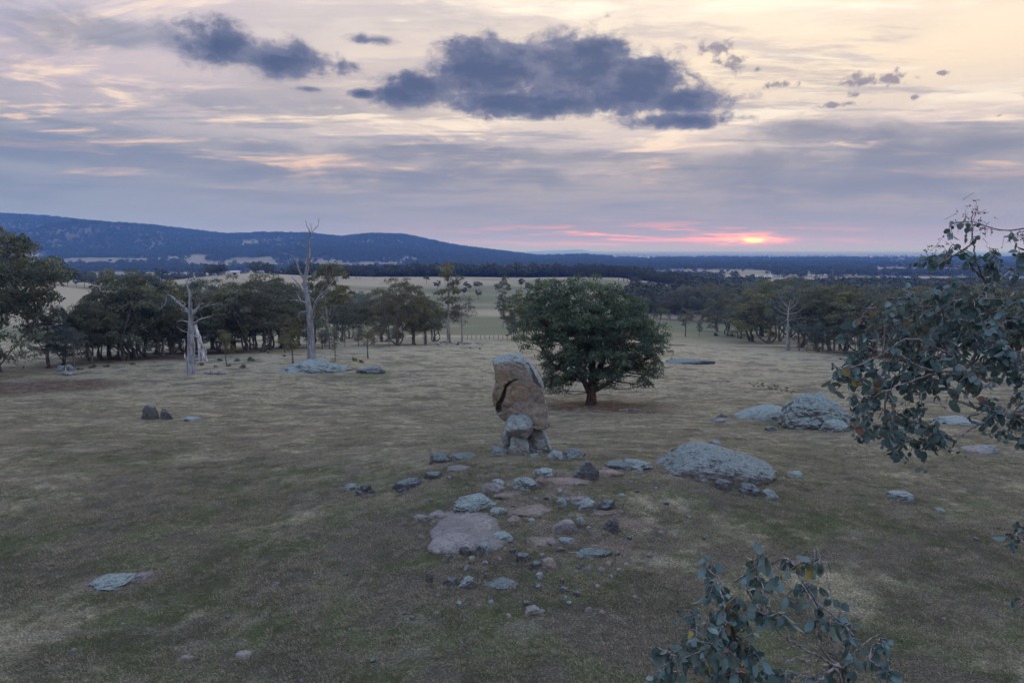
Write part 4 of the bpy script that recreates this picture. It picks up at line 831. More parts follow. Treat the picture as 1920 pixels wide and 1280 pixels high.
row2 = [(1255, 600, 545), (1275, 600, 538), (1295, 602, 540), (1318, 602, 536), (1338, 604, 540), (1358, 604, 534), (1380, 606, 538), (1238, 598, 556), (1400, 606, 530), (1330, 596, 530), (1290, 594, 532)]
for k, (px, py, tp) in enumerate(row2):
    tree('gum_tree', 'hazy gum in the belt of trees across the valley', VAR[k % 6], px, py, tp, 'gum', 'bark_pale', 'gum trees in the valley belt', wide=1.1)
tree('gum_tree', 'round dark gum showing over the spreading tree', VAR[0], 1180, 575, 541, 'gum_blue', 'bark', None)

# far paddock trees and hedgerow lines
FAR = [make_tree(60 + k, [(0, 0, -.3), (0, 0, 2), (0, 0, 5), (.2, 0, 8)], (.3, .15), [(0, 0, 7.6, 3.6, 3.6, 3.0), (1.5, 1, 6, 2.2, 2.2, 1.6), (-1.6, -.6, 6.2, 2.2, 2.2, 1.6)], 26, 1.2, 34, .8, .6, .4, 4, .4, None, 5) for k in range(4)]
def far_tree(x, y, h, k, label, group):
    t = thing('paddock_tree', (x, y, float(H(x, y)) - .1), k * 1.3, h / 10.6); tag(t, label, 'tree', group)
    w, c = FAR[k % 4]; put('trunk', w, M['bark'], t); put('crown', c, M['far'], t)
rng = np.random.RandomState(5); k = 0
def line_of(px0, px1, y0, y1, n, h, label, group, jit=14):
    global k
    for i in range(n):
        f = (i + rng.uniform(-.4, .4)) / max(n - 1, 1); y = y0 + (y1 - y0) * f + rng.uniform(-jit, jit); px = px0 + (px1 - px0) * f
        far_tree((px - 960) / F * y, y, h * rng.uniform(.7, 1.25), k, label, group); k += 1
line_of(398, 424, 668, 672, 6, 10, 'dark tree in the copse on the pale hilltop by the white shed', 'copse on the hilltop', 8)
line_of(640, 980, 800, 840, 46, 13, 'dark tree in the long line along the far edge of the green paddock', 'tree line behind the green paddock', 30)
line_of(80, 360, 800, 860, 44, 12, 'dark tree in the belt below the blue ridge', 'tree belt below the ridge', 35)
line_of(1040, 1330, 760, 640, 40, 13, 'dark tree in the belt beyond the spreading tree', 'belt beyond the spreading tree', 35)
line_of(1210, 1480, 430, 520, 40, 13, 'olive tree in the wooded gully beyond the olive wood', 'wooded gully trees', 35)
line_of(1480, 1920, 480, 560, 44, 13, 'olive tree on the rise behind the olive wood', 'trees on the rise behind the wood', 40)
line_of(560, 700, 640, 655, 9, 9, 'dark tree in the thin row crossing the rolling paddock', 'row across the rolling paddock', 6)
line_of(820, 1010, 560, 600, 12, 8, 'small tree in the broken row above the lone slender gum', 'broken row above the lone gum', 12)
line_of(95, 200, 560, 600, 8, 9, 'dark tree in the row down the pale slope by the big gum', 'row down the pale slope', 12)
line_of(1100, 1290, 420, 470, 14, 9, 'small tree in the straggling row behind the spreading tree', 'straggling row behind the spreading tree', 15)
for px, y, h in [(880, 560, 6), (870, 520, 7), (897, 500, 7), (1500, 1010, 12), (1530, 1000, 14), (1620, 1000, 14), (1480, 1000, 12), (800, 620, 8), (1245, 560, 10)]:
    far_tree((px - 960) / F * y, y, h, k, 'single dark tree standing out in a pale open paddock', 'lone paddock trees'); k += 1

# forest masses: one mesh of seed points and one small tree, instanced by geometry nodes
def scatter(name, label, pts, scale, proto, mats, kind_cat, jitter_rot=True, seed=1):
    pv, pf, pt = proto; n0 = len(pv); n = len(pts)
    v = np.vstack([pv, pts]); me = mk_mesh(name, v, pf, False, {'tint': np.concatenate([pt, np.zeros(n)]), 'sc': np.concatenate([np.zeros(n0), scale]), 'isp': np.concatenate([np.ones(n0), np.zeros(n)])})
    o = put(name, me, mats); o['kind'] = 'stuff'; o['label'] = label; o['category'] = kind_cat
    ng = bpy.data.node_groups.new(name, 'GeometryNodeTree')
    ng.interface.new_socket('Geometry', in_out='INPUT', socket_type='NodeSocketGeometry'); ng.interface.new_socket('Geometry', in_out='OUTPUT', socket_type='NodeSocketGeometry')
    N = ng.nodes; Lk = ng.links
    gi = N.new('NodeGroupInput'); go = N.new('NodeGroupOutput')
    at = N.new('GeometryNodeInputNamedAttribute'); at.data_type = 'FLOAT'; at.inputs[0].default_value = 'isp'
    cmp = N.new('FunctionNodeCompare'); cmp.data_type = 'FLOAT'; cmp.operation = 'GREATER_THAN'; Lk.new(at.outputs[0], cmp.inputs[0]); cmp.inputs[1].default_value = .5
    sep = N.new('GeometryNodeSeparateGeometry'); sep.domain = 'POINT'; Lk.new(gi.outputs[0], sep.inputs[0]); Lk.new(cmp.outputs[0], sep.inputs[1])
    m2p = N.new('GeometryNodeMeshToPoints'); Lk.new(sep.outputs[1], m2p.inputs[0])
    iop = N.new('GeometryNodeInstanceOnPoints'); Lk.new(m2p.outputs[0], iop.inputs['Points']); Lk.new(sep.outputs[0], iop.inputs['Instance'])
    a2 = N.new('GeometryNodeInputNamedAttribute'); a2.data_type = 'FLOAT'; a2.inputs[0].default_value = 'sc'; Lk.new(a2.outputs[0], iop.inputs['Scale'])
    rv = N.new('FunctionNodeRandomValue'); rv.data_type = 'FLOAT_VECTOR'; rv.inputs[0].default_value = (-.12, -.12, 0); rv.inputs[1].default_value = (.12, .12, 6.283); rv.inputs['Seed'].default_value = seed
    Lk.new(rv.outputs[0], iop.inputs['Rotation']); Lk.new(iop.outputs[0], go.inputs[0])
    md = o.modifiers.new('scatter', 'NODES'); md.node_group = ng; return o
def proto_crown(seed, n=120):
    rng = np.random.RandomState(seed); B = Build(); d = rand_dirs(rng, n); e = np.array([.42, .42, .36]); pos = np.array([0, 0, .62]) + d * e * rng.uniform(.35, 1, n)[:, None] ** .5
    pos += (rng.randint(0, 4, n)[:, None] - 1.5) * np.array([.07, -.05, .03])
    leaf_quads(B, rng, pos, d, .20, .7, .2, rng.uniform(0, 1, n))
    B.tube([(0, 0, -.1), (0, 0, .3), (.02, 0, .6)], [.035, .03, .02], 4, 0)
    return np.vstack(B.v), [np.vstack(B.q), np.vstack(B.t)], np.concatenate(B.a)
def forest():
    rng = np.random.RandomState(44)
    N = 420000; u = rng.uniform(-.95, .95, N); y = np.exp(rng.uniform(math.log(430), math.log(7500), N)); x = u * y
    rx = 960 + F * u; w = WOOD(x, y); onr = (rx < 960) & (y > 2300) & (y < 4700)
    keep = rng.uniform(0, 1, N) < w * np.where(onr, .40, np.where(y > 4700, .10, .20)); keep |= rng.uniform(0, 1, N) < .003
    keep &= (y > 700) | (rx > 1180)
    keep &= ~((y < 720) & (rx < 1180)); x, y = x[keep], y[keep]; n = len(x)
    z = H(x, y); s = rng.uniform(9, 17, n) * np.where(y > 2300, 1.15, 1.0) * np.where((y > 3900) & (y < 4600), 1.35, 1.0)
    pts = np.stack([x, y, z - .3], 1); h = rng.randint(0, 2, n)
    for q in (0, 1):
        m = h == q
        scatter('distant_forest', ['far dark wooded country over the plain and the blue ridge', 'far woods and scattered timber covering plain and ridge'][q], pts[m], s[m], proto_crown(70 + q), M['far'], 'forest', seed=q + 3)
    print('forest', n)
forest()

# ------------------------------------------------------------------ dead trees
def dead_tree(name, label, px_py, limbs, y, mat, trunk_r, seed=1, twig=8, parts=True):
    """limbs: list of (photo polyline, r0, r1); first one is the trunk"""
    rng = np.random.RandomState(seed); g = G(*px_py) if y is None else None
    if g is None: p = P(px_py[0], px_py[1], y); g = np.array([p[0], y, float(H(p[0], y))])
    Y = g[1]; t = thing(name, g); tag(t, label, 'dead tree')
    for i, (ln, r0, r1) in enumerate(limbs):
        dep = rng.uniform(-1, 1) if i else 0.0; n = len(ln)
        p = np.array([P(a, b, Y) - g for a, b in ln])
        if i == 0: p[0, 2] = -.3; p[:, 0] -= 0
        else: p[:, 1] += np.linspace(0, 1, n) * dep * np.linalg.norm(p[-1] - p[0]) * .8
        l = smooth_line(p, max(6, n * 4)); l[1:-1] += rng.normal(size=(len(l) - 2, 3)) * (r0 * .045 if i == 0 else r0 * .12)
        B = Build(); rr = r1 + (r0 - r1) * (1 - np.linspace(0, 1, len(l))) ** (1.25 if i == 0 else .9); 
        if i == 0: rr = rr * (1 + .35 * np.exp(-np.linspace(0, 8, len(l))))
        B.tube(l, rr * rng.uniform(.93, 1.07, len(l)), 10 if i == 0 else 6)
        if i:
            for k in range(twig if r0 < trunk_r * .6 else twig // 2):
                a = l[rng.randint(len(l) // 3, len(l))]; d = rand_dirs(rng, 1)[0]; d[2] = abs(d[2]) * .8 + .1; ln2 = rng.uniform(.3, .9) * (trunk_r + .5)
                B.tube(smooth_line([a, a + d * ln2 * .5 + rng.normal(size=3) * .06, a + d * ln2], 4), [.035, .028, .018, .01], 4)
        put('trunk' if i == 0 else 'branch', B.mesh('wood'), M[mat], t)
    return t
c1 = lambda L: [(x / 3.764, 380 + y / 3.764) for x, y in L]
c2 = lambda L: [(450 + x / 3.764, 380 + y / 3.764) for x, y in L]
c4 = lambda L: [(1200 + x / 3.764, 440 + y / 3.764) for x, y in L]
dead_tree('dead_tree', 'grey dead tree with stout straight trunk and broken crooked arms', (358, 702), [
    (c1([(1350, 1212), (1348, 1000), (1347, 860), (1345, 770), (1342, 690), (1328, 600), (1312, 548)]), .52, .07), (c1([(1340, 780), (1290, 735), (1240, 698), (1200, 662), (1162, 655), (1150, 710), (1100, 762)]), .19, .035),
    (c1([(1365, 790), (1420, 742), (1440, 705), (1480, 665)]), .15, .03), (c1([(1420, 745), (1470, 728), (1530, 715)]), .08, .03), (c1([(1362, 860), (1420, 820), (1480, 805), (1530, 788)]), .15, .04),
    (c1([(1335, 845), (1295, 832), (1250, 838)]), .11, .04), (c1([(1335, 915), (1285, 908), (1232, 878)]), .07, .02), (c1([(1350, 775), (1375, 750), (1392, 722)]), .14, .05), (c1([(1352, 730), (1358, 680), (1366, 630)]), .13, .04),
    (c1([(1290, 735), (1310, 720), (1300, 700), (1270, 690)]), .08, .03), (c1([(1330, 770), (1300, 765), (1280, 755)]), .12, .04)], None, 'dead', .58, 2, 3)
dead_tree('dead_tree', 'bleached white broken trunk leaning behind the stout grey dead tree', (383, 676), [
    (c1([(1435, 1110), (1418, 1030), (1395, 930), (1372, 845)]), .62, .24), (c1([(1440, 1100), (1360, 1108), (1290, 1105), (1275, 1070)]), .20, .06), (c1([(1440, 1105), (1470, 1040), (1440, 950), (1410, 920)]), .14, .05), (c1([(1440, 1108), (1500, 1108)]), .12, .05)], None, 'bleached', .6, 4, 2)
dead_tree('dead_tree', 'tall forked silvery dead tree rising above the ridge from a stony mound', (584, 676), [
    (c2([(505, 1115), (502, 950), (490, 780), (472, 650), (458, 560), (478, 430), (490, 330), (485, 255), (492, 205), (470, 160), (465, 122)]), .50, .03), (c2([(512, 810), (545, 715), (600, 648), (672, 600)]), .28, .09),
    (c2([(472, 675), (420, 602), (352, 545), (318, 530)]), .22, .04), (c2([(462, 560), (422, 482), (392, 402), (360, 372), (260, 345)]), .16, .02), (c2([(474, 440), (510, 392), (550, 350)]), .13, .03), (c2([(486, 335), (440, 298), (415, 285)]), .07, .02),
    (c2([(488, 245), (520, 192), (548, 162), (550, 118)]), .08, .02), (c2([(496, 222), (512, 180), (505, 160)]), .05, .015), (c2([(476, 712), (430, 692), (360, 685)]), .17, .04), (c2([(430, 692), (390, 642)]), .10, .03),
    (c2([(486, 765), (435, 772), (412, 800), (432, 850)]), .12, .03), (c2([(478, 610), (522, 545), (560, 500)]), .10, .02), (c2([(482, 900), (450, 900)]), .08, .03), (c2([(480, 430), (462, 400), (468, 360)]), .08, .02), (c2([(600, 648), (640, 560), (680, 540)]), .09, .02),
    (c2([(560, 690), (580, 600), (640, 545)]), .08, .02), (c2([(545, 715), (500, 640), (530, 560)]), .07, .02)], None, 'dead', .66, 5, 4)
dead_tree('dead_tree', 'slender straight grey dead tree with spidery crown before the olive wood', (1477, 657), [
    (c4([(1043, 818), (1043, 700), (1044, 600), (1047, 540), (1052, 500), (1062, 455)]), .40, .05), (c4([(1044, 565), (1000, 545), (965, 510)]), .13, .03), (c4([(1043, 590), (1010, 625), (980, 652)]), .09, .02), (c4([(1046, 560), (1105, 545), (1142, 500)]), .13, .03),
    (c4([(1048, 530), (1088, 492), (1110, 448)]), .12, .03), (c4([(1045, 605), (1100, 592), (1142, 580)]), .08, .02), (c4([(1046, 520), (1020, 480), (1005, 450)]), .10, .03), (c4([(1046, 540), (1000, 510), (990, 470)]), .08, .02), (c4([(1050, 505), (1080, 470), (1085, 445)]), .07, .02), (c4([(1045, 640), (1070, 660), (1072, 690)]), .05, .02)], None, 'dead', .4, 7, 6)
for k, (pb, a, b, c) in enumerate([((1372, 600), (1360, 480), (1310, 420), 0), ((1410, 600), (1420, 500), (1450, 410), 1), ((1290, 590), (1260, 520), (1220, 490), 2)]):
    dead_tree('dead_tree', 'thin bare grey stem standing among the crowns of the olive wood', (1560 + k * 14, 657), [(c4([(pb[0], 800), pb, a, b]), .22, .04), (c4([pb, (pb[0] + 40, 520), (pb[0] + 80, 450)]), .10, .03), (c4([pb, (pb[0] - 30, 500), (pb[0] - 40, 430)]), .10, .03)], G(1540, 655)[1] - 3, 'dead', .25, 20 + k, 5)['group'] = 'bare stems in the olive wood'

# fallen timber
def log(name, label, pts, r0, r1, mat='dead', seed=1, group=None):
    rng = np.random.RandomState(seed); p = np.array([G(a, b) for a, b in pts]); p[:, 2] += r0 * .7; g = p.mean(0).copy()
    B = Build(); l = smooth_line(p - g, 14); l += rng.normal(size=l.shape) * r0 * .18; B.tube(l, np.linspace(r0, r1, 14) * rng.uniform(.85, 1.15, 14), 8)
    for k in range(3):
        a = l[rng.randint(3, 12)]; d = rand_dirs(rng, 1)[0]; d[2] = abs(d[2]) * .6; B.tube(smooth_line([a, a + d * r0 * 2.5, a + d * r0 * 5], 4), np.linspace(r0 * .4, r0 * .12, 4), 5)
    o = put(name, B.mesh('log'), M[mat], None, g); tag(o, label, 'log', group); return o
log('fallen_log', 'short grey log lying by the foot of the stout dead tree', [(384, 700), (404, 702), (423, 702)], .22, .14, seed=1)
log('fallen_log', 'hollow grey log in front of the two lichen boulders', [(118, 702), (130, 704), (143, 703)], .30, .22, seed=2)
log('fallen_log', 'thin dark fallen limb in straw grass past the spreading tree', [(1256, 647), (1270, 648), (1288, 648)], .16, .08, 'bark', 3)
log('fallen_branch', 'pale thin stick lying in grass beside the crumbled pink rock', [(1064, 1036), (1088, 1037), (1110, 1036)], .022, .012, seed=4)
log('fallen_branch', 'pale twisted branch on leaf litter under the spreading tree', [(1160, 770), (1185, 768), (1210, 772)], .06, .03, seed=5)
log('fallen_branch', 'thin pale branch on reddish bare ground below the big drooping gum', [(10, 716), (40, 718), (75, 720)], .05, .02, seed=6)
log('fallen_log', 'pale log beside the rubble heap at the wood end', [(893, 644), (898, 645), (905, 647)], .16, .10, seed=7)
rng = np.random.RandomState(3)
for i in range(14):
    px, py = 818 + i * 5 + rng.uniform(-3, 3), 645 + rng.uniform(-3, 3)
    p = G(px, py); s = rng.uniform(.3, .7); o = put('rubble_stone', small[i % 6], None, None, (p[0], p[1], p[2] + s * .3), (0, 0, i), (s, s * .8, s * .7)); tag(o, 'pale rubble stone in the heap under the half-dead gum', 'stone', 'rubble heap at the wood end')

# ------------------------------------------------------------------ low shrubs and rushes
def shrub_mesh(seed, n=420, lz=.22):
    rng = np.random.RandomState(seed); B = Build(); cl = rand_dirs(rng, 14) * np.array([.75, .75, .45]); cl[:, 2] = np.abs(cl[:, 2]) + .1
    for c in cl:
        d = rand_dirs(rng, n // 14); leaf_quads(B, rng, c + d * .34 * rng.uniform(.3, 1, n // 14)[:, None], d, lz, .4, -.3, rng.uniform(.1, .7) + rng.normal(0, .2, n // 14))
        B.tube(smooth_line([(0, 0, -.1), c * .5 + rng.normal(size=3) * .05, c], 4), [.03, .022, .015, .01], 4, 0)
    return B.mesh('shrub', False)
SH = [shrub_mesh(k) for k in range(4)]
def shrub(px, py, w, mat, label, group=None, k=0, tall=1.0):
    g = G(px, py); s = w / F * g[1] / 2; o = put('shrub', SH[k % 4], M[mat], None, g, (0, 0, k * 1.1), (s, s, s * tall)); o.material_slots[0].link = 'OBJECT'; o.material_slots[0].material = M[mat]; tag(o, label, 'shrub', group)
for k, (px, py, w) in enumerate([(375, 685, 16), (404, 688, 10), (411, 677, 14), (428, 687, 12), (445, 677, 15), (456, 687, 12), (471, 677, 20), (455, 690, 14), (250, 684, 12), (200, 688, 14), (175, 690, 16), (150, 693, 12), (503, 662, 6), (533, 668, 9)]):
    shrub(px, py, w, 'gum', 'low dark shrub dotting the grass near the dead trees', 'low shrubs near the dead trees', k)
shrub(664, 677, 13, 'gum_yellow', 'bright green low bush, taller of two past the stony mound', None, 1, 1.6)
shrub(676, 680, 14, 'gum', 'dark low bush, rounder of two past the stony mound', None, 2)
shrub(882, 653, 5, 'gum', 'tiny bush in open grass, darker of two near the rubble heap', None, 3, 1.4)
shrub(899, 655, 6, 'gum_blue', 'tiny upright bush close to the pale log by the rubble heap', None, 0, 1.6)
shrub(1000, 708, 34, 'gum', 'green bush behind the shoulder of the tall balanced block', None, 1, 1.2)
shrub(1341, 630, 14, 'gum_blue', 'small bush by the crooked-limbed gum', None, 2, 1.1)
shrub(1372, 631, 16, 'gum', 'rounder bush by the crooked-limbed gum, close to its trunk', None, 3)
shrub(1532, 659, 11, 'gum', 'small bush on the grass edge of the olive wood', None, 0)
rng = np.random.RandomState(6)
for k in range(46):
    px = 1405 + rng.beta(1.4, 1.6) * 92; py = 719 + (px - 1405) * .17 + rng.uniform(-5, 5); shrub(px, py, rng.uniform(3, 7), 'gum', 'small dark rush clump in the straw pasture', 'rush clumps in the pasture', k, 1.0)
for (px, py) in [(1365, 716), (1565, 722), (1590, 714), (1610, 733), (1580, 737)]: shrub(px, py, 8, 'gum', 'small dark rush clump in the straw pasture', 'rush clumps in the pasture', px, .8)

# ------------------------------------------------------------------ fence, sheds, cattle
def fence():
    a, b = G(868, 636), G(985, 636); t = thing('wire_fence', a); tag(t, 'thin wire fence with wooden posts across the valley end of the pasture', 'fence')
    n = 15; me = Build(); me.tube([(0, 0, -.3), (0, 0, .6), (0, 0, 1.25)], [.09, .085, .08], 6); pm = me.mesh('post'); pts = []
    for i in range(n):
        p = a + (b - a) * i / (n - 1); p[2] = float(H(p[0], p[1])); pts.append(p - a); put('post', pm, M['bark'], t, p - a)
    for hgt in (.5, .8, 1.1): B = Build(); B.tube(np.array(pts) + np.array([0, 0, hgt]), .008, 4); put('wire', B.mesh('wire'), M['bark'], t)
fence()
M['roof'] = mat_plain('pale_sheet_roof', lin(.40, .41, .43)); M['wall'] = mat_plain('pale_wall', lin(.55, .53, .50)); M['door'] = mat_plain('dark_opening', lin(.05, .05, .055))
def shed(label, px, y, w, d, h, rz, name='farm_shed'):
    x = (px - 960) / F * y; t = thing(name, (x, y, float(H(x, y)) - .2), rz); tag(t, label, 'shed', None)
    e, r = h * .68, h; hw, hd = w / 2, d / 2
    v = [(-hw, -hd, -.5), (hw, -hd, -.5), (hw, hd, -.5), (-hw, hd, -.5), (-hw, -hd, e), (hw, -hd, e), (hw, hd, e), (-hw, hd, e), (-hw, 0, r - .05), (hw, 0, r - .05)]
    put('wall', mk_mesh('wall', v, [[(0, 1, 5, 4), (2, 3, 7, 6)], ], False), M['wall'], t)
    put('end_wall', mk_mesh('end', v, [[(1, 2, 6, 5), (3, 0, 4, 7)], [(5, 6, 9), (7, 4, 8)]], False), M['wall'], t)
    o = .4; put('roof', mk_mesh('roof', [(-hw - o, -hd - o, e - .15), (hw + o, -hd - o, e - .15), (hw + o, 0, r + .1), (-hw - o, 0, r + .1), (hw + o, hd + o, e - .15), (-hw - o, hd + o, e - .15)], [[(0, 1, 2, 3), (3, 2, 4, 5)]], False), M['roof'], t)
    put('door', mk_mesh('door', [(-w * .2, -hd - .03, -.2), (w * .2, -hd - .03, -.2), (w * .2, -hd - .03, e * .8), (-w * .2, -hd - .03, e * .8)], [[(0, 1, 2, 3)]], False), M['door'], t)
shed('small white shed by the dark copse on the pale hilltop', 443, 672, 8, 6, 4, .2)
shed('white farm building at the foot of the ridge, longer one', 62, 2350, 34, 14, 9, .1, 'farm_building')
shed('white farm building at the foot of the ridge beside the longer one', 46, 2380, 18, 12, 8, -.2, 'farm_building')
shed('pale farmhouse in the cleared slope under the ridge', 188, 2150, 16, 10, 7, .3, 'farm_building')
shed('pale shed near the farmhouse under the ridge', 194, 2170, 10, 8, 6, -.2, 'farm_building')
shed('long pale shed on the plain by the pale paddock', 1420, 1250, 30, 12, 7, .1, 'farm_building')
shed('smaller pale shed on the plain by the pale paddock', 1438, 1290, 16, 10, 6, .3, 'farm_building')
def cow_mesh():
    B = Build(); B.tube(smooth_line([(-.95, 0, .95), (-.6, 0, 1.0), (0, 0, .98), (.6, 0, 1.05), (.95, 0, 1.15)], 9), [.16, .33, .37, .40, .42, .40, .36, .30, .18], 8)
    B.tube(smooth_line([(.85, 0, 1.15), (1.15, 0, 1.0), (1.35, 0, .65), (1.5, 0, .45)], 6), [.22, .17, .15, .15, .12, .08], 6)
    for sx in (-.7, .7):
        for sy in (-.2, .2): B.tube([(sx, sy, .9), (sx + .04, sy, .5), (sx - .02, sy, .25), (sx, sy, 0)], [.13, .08, .055, .07], 6)
    B.tube([(-1.0, 0, 1.1), (-1.1, 0, .7), (-1.08, 0, .4)], [.04, .03, .05], 4)
    return B.mesh('cow')
CM = cow_mesh(); M['hide'] = mat_plain('dark_hide', lin(.035, .028, .024)); rng = np.random.RandomState(2)
for k in range(13):
    px = 1122 + k * 3.4 + rng.uniform(-1.5, 1.5); y = 610 + rng.uniform(-10, 10); x = (px - 960) / F * y
    tag(put('cow', CM, M['hide'], None, (x, y, float(H(x, y))), (0, 0, rng.uniform(0, 6.3)), 1.1), 'dark cow grazing in the far pale paddock', 'cow', 'cattle in the far paddock')

# ------------------------------------------------------------------ short grass over the near turf
def grass():
    rng = np.random.RandomState(91)
    def tuft(seed, n, h, spread):
        r = np.random.RandomState(seed); B = Build()
        for i in range(n):
            a = r.uniform(0, 6.28); b = np.array([math.cos(a), math.sin(a), 0]) * r.uniform(0, spread); l = h * r.uniform(.5, 1.2); le = r.uniform(.3, 1.3); d = np.array([math.cos(a + r.normal() * .6) * le, math.sin(a + r.normal() * .6) * le, 1.0]); d /= np.linalg.norm(d)
            s = np.cross(d, [0, 0, 1]); s = s / (np.linalg.norm(s) + 1e-6) * h * .035
            B.add([b - s, b + s, b + d * l * .6 + s * .7 + np.array([0, 0, .0]), b + d * l + np.array([0, 0, -l * .25 * le])], [(0, 1, 2, 3)], None, r.uniform(0, 1))
        return np.vstack(B.v), [np.vstack(B.q)], np.concatenate(B.a)
    def field(n, y1):
        y = 13 + (y1 - 13) * rng.beta(1.15, 2.3, n); u = rng.uniform(-.80, .80, n); return u * y, y
    m1, T1 = material('dry_grass'); oi = T1.node('ShaderNodeObjectInfo').outputs['Random']; t1 = attr(T1, 'tint')
    finish(T1, T1.mix(oi, T1.mix(t1, lin(.17, .155, .11), lin(.46, .42, .31)), T1.mix(t1, lin(.12, .11, .09), lin(.34, .305, .235))), .8, None, .2, .2)
    m2, T2 = material('green_grass'); oi = T2.node('ShaderNodeObjectInfo').outputs['Random']; t2 = attr(T2, 'tint')
    finish(T2, T2.mix(oi, T2.mix(t2, lin(.06, .075, .038), lin(.16, .18, .10)), T2.mix(t2, lin(.08, .085, .045), lin(.21, .21, .125))), .8, None, .2, .2)
    x, y = field(230000, 125); pn = fbm(x / 1.1, y / .8, 5, 101, .65); k = rng.uniform(0, 1, len(x)) < (.05 + .95 * sstep(pn, .47, .58)) * (.40 + .60 * sstep(y, 17, 34)); x, y = x[k], y[k]
    a = np.stack([x, y, H(x, y) - .01], 1)
    scatter('dry_grass', 'short straw coloured dry grass across the near pasture', a, rng.uniform(.6, 1.35, len(x)), tuft(1, 24, .10, .24), m1, 'grass', seed=5)
    x, y = field(200000, 100); pn = fbm(x / 1.9 + 40, y / 1.5, 5, 111, .62); k = rng.uniform(0, 1, len(x)) < (.10 + .90 * sstep(pn, .46, .58)); x, y = x[k], y[k]
    a = np.stack([x, y, H(x, y) - .01], 1)
    scatter('green_grass', 'short grazed green grass mixed through the near pasture', a, rng.uniform(.6, 1.3, len(x)), tuft(2, 24, .065, .24), m2, 'grass', seed=6)
grass()
def tussocks():
    r = np.random.RandomState(17); B = Build()
    for i in range(46):
        a = r.uniform(0, 6.28); b = np.array([math.cos(a), math.sin(a), 0]) * r.uniform(0, .16); l = r.uniform(.14, .34); le = r.uniform(.05, .7); d = np.array([math.cos(a) * le, math.sin(a) * le, 1.0]); d /= np.linalg.norm(d)
        sd = np.cross(d, [0, 0, 1]); sd = sd / (np.linalg.norm(sd) + 1e-6) * .0045
        B.add([b - sd, b + sd, b + d * l * .55 + sd * .7, b + d * l + np.array([0, 0, -l * .35 * le])], [(0, 1, 2, 3)], None, r.uniform(0, 1))
    n = 8000; y = 13 + 75 * r.beta(1.1, 2.0, n); x = r.uniform(-.8, .8, n) * y; pn = fbm(x / 3.5 + 9, y / 3.0, 4, 121, .6); k = r.uniform(0, 1, n) < sstep(pn, .50, .62)
    # long grass left standing against the rocks
    ex = []
    for (nm, lb, px, py, w, h, mt, kw) in ROCKS:
        if py > 850:
            g = G(px, py); wm = w / F * g[1]
            for q in range(7): ex.append((g[0] + r.uniform(-.62, .62) * wm, g[1] + r.uniform(-.25, .1) * wm))
    for q in range(70): ex.append((8.6 + r.uniform(-3.4, 3.4), 27.6 + r.uniform(-.5, .8)))
    ex = np.array(ex); x = np.concatenate([x[k], ex[:, 0]]); y = np.concatenate([y[k], ex[:, 1]])
    scatter('dry_tussocks', 'longer straw tussocks standing in the grass and against the rocks', np.stack([x, y, H(x, y) - .01], 1), r.uniform(.25, .62, len(x)), (np.vstack(B.v), [np.vstack(B.q)], np.concatenate(B.a)), bpy.data.materials['dry_grass'], 'grass', seed=8)
tussocks()

# ------------------------------------------------------------------ near gum branches with round leaves
def leaf_mesh(seed, elong=1.0):
    r = np.random.RandomState(seed); n = 12; th = np.linspace(0, 2 * np.pi, n, endpoint=False)
    rad = 1 + .05 * r.normal(size=n); x = np.sin(th) * rad * .5; z = -(1 - np.cos(th) * rad) * .5 * elong
    z = np.where(np.arange(n) == n // 2, z - .08, z); bend = r.uniform(-.5, .5); cup = r.uniform(.05, .30)
    v = np.stack([x, bend * z * z + cup * np.abs(x), z], 1); mid = np.array([[0, bend * (.25 * elong) ** 2 - .01, -.25 * elong], [0, bend * (.75 * elong) ** 2 - .01, -.75 * elong]])
    v = np.vstack([v, mid]); t = []
    for i in range(n):
        j = (i + 1) % n; c = 12 if (z[i] + z[j]) / 2 > -.5 * elong else 13; t.append((i, j, c))
    t += [(3, 13, 12), (9, 12, 13)]
    return mk_mesh('leaf', v, [t], True, {'tint': np.full(len(v), r.uniform(.2, .8))})
LEAF = [leaf_mesh(k, e) for k, e in enumerate([1.0, 1.12, .95, 1.3, 1.05, 1.6])]
def mat_round(name, a, b, c):
    m, T = material(name); oi = T.node('ShaderNodeObjectInfo').outputs['Random']; co = T.node('ShaderNodeTexCoord').outputs['Object']
    t = attr(T, 'tint'); f = T.m('FRACT', T.m('ADD', T.m('MULTIPLY', t, 7.3), oi))
    col = T.mix(f, a, b); col = T.mix(T.ss(T.noise(co, 2.2, 3, .6), .52, .75), col, c)
    finish(T, col, .55, None, .35, .22); return m
M['round'] = mat_round('round_gum_leaf', lin(.034, .068, .064), lin(.120, .200, .205), lin(.12, .13, .08))
M['oldleaf'] = mat_round('yellowing_gum_leaf', lin(.25, .22, .045), lin(.19, .15, .05), lin(.14, .10, .05))
M['dryleaf'] = mat_round('dry_brown_leaf', lin(.14, .075, .05), lin(.21, .13, .09), lin(.10, .06, .04))
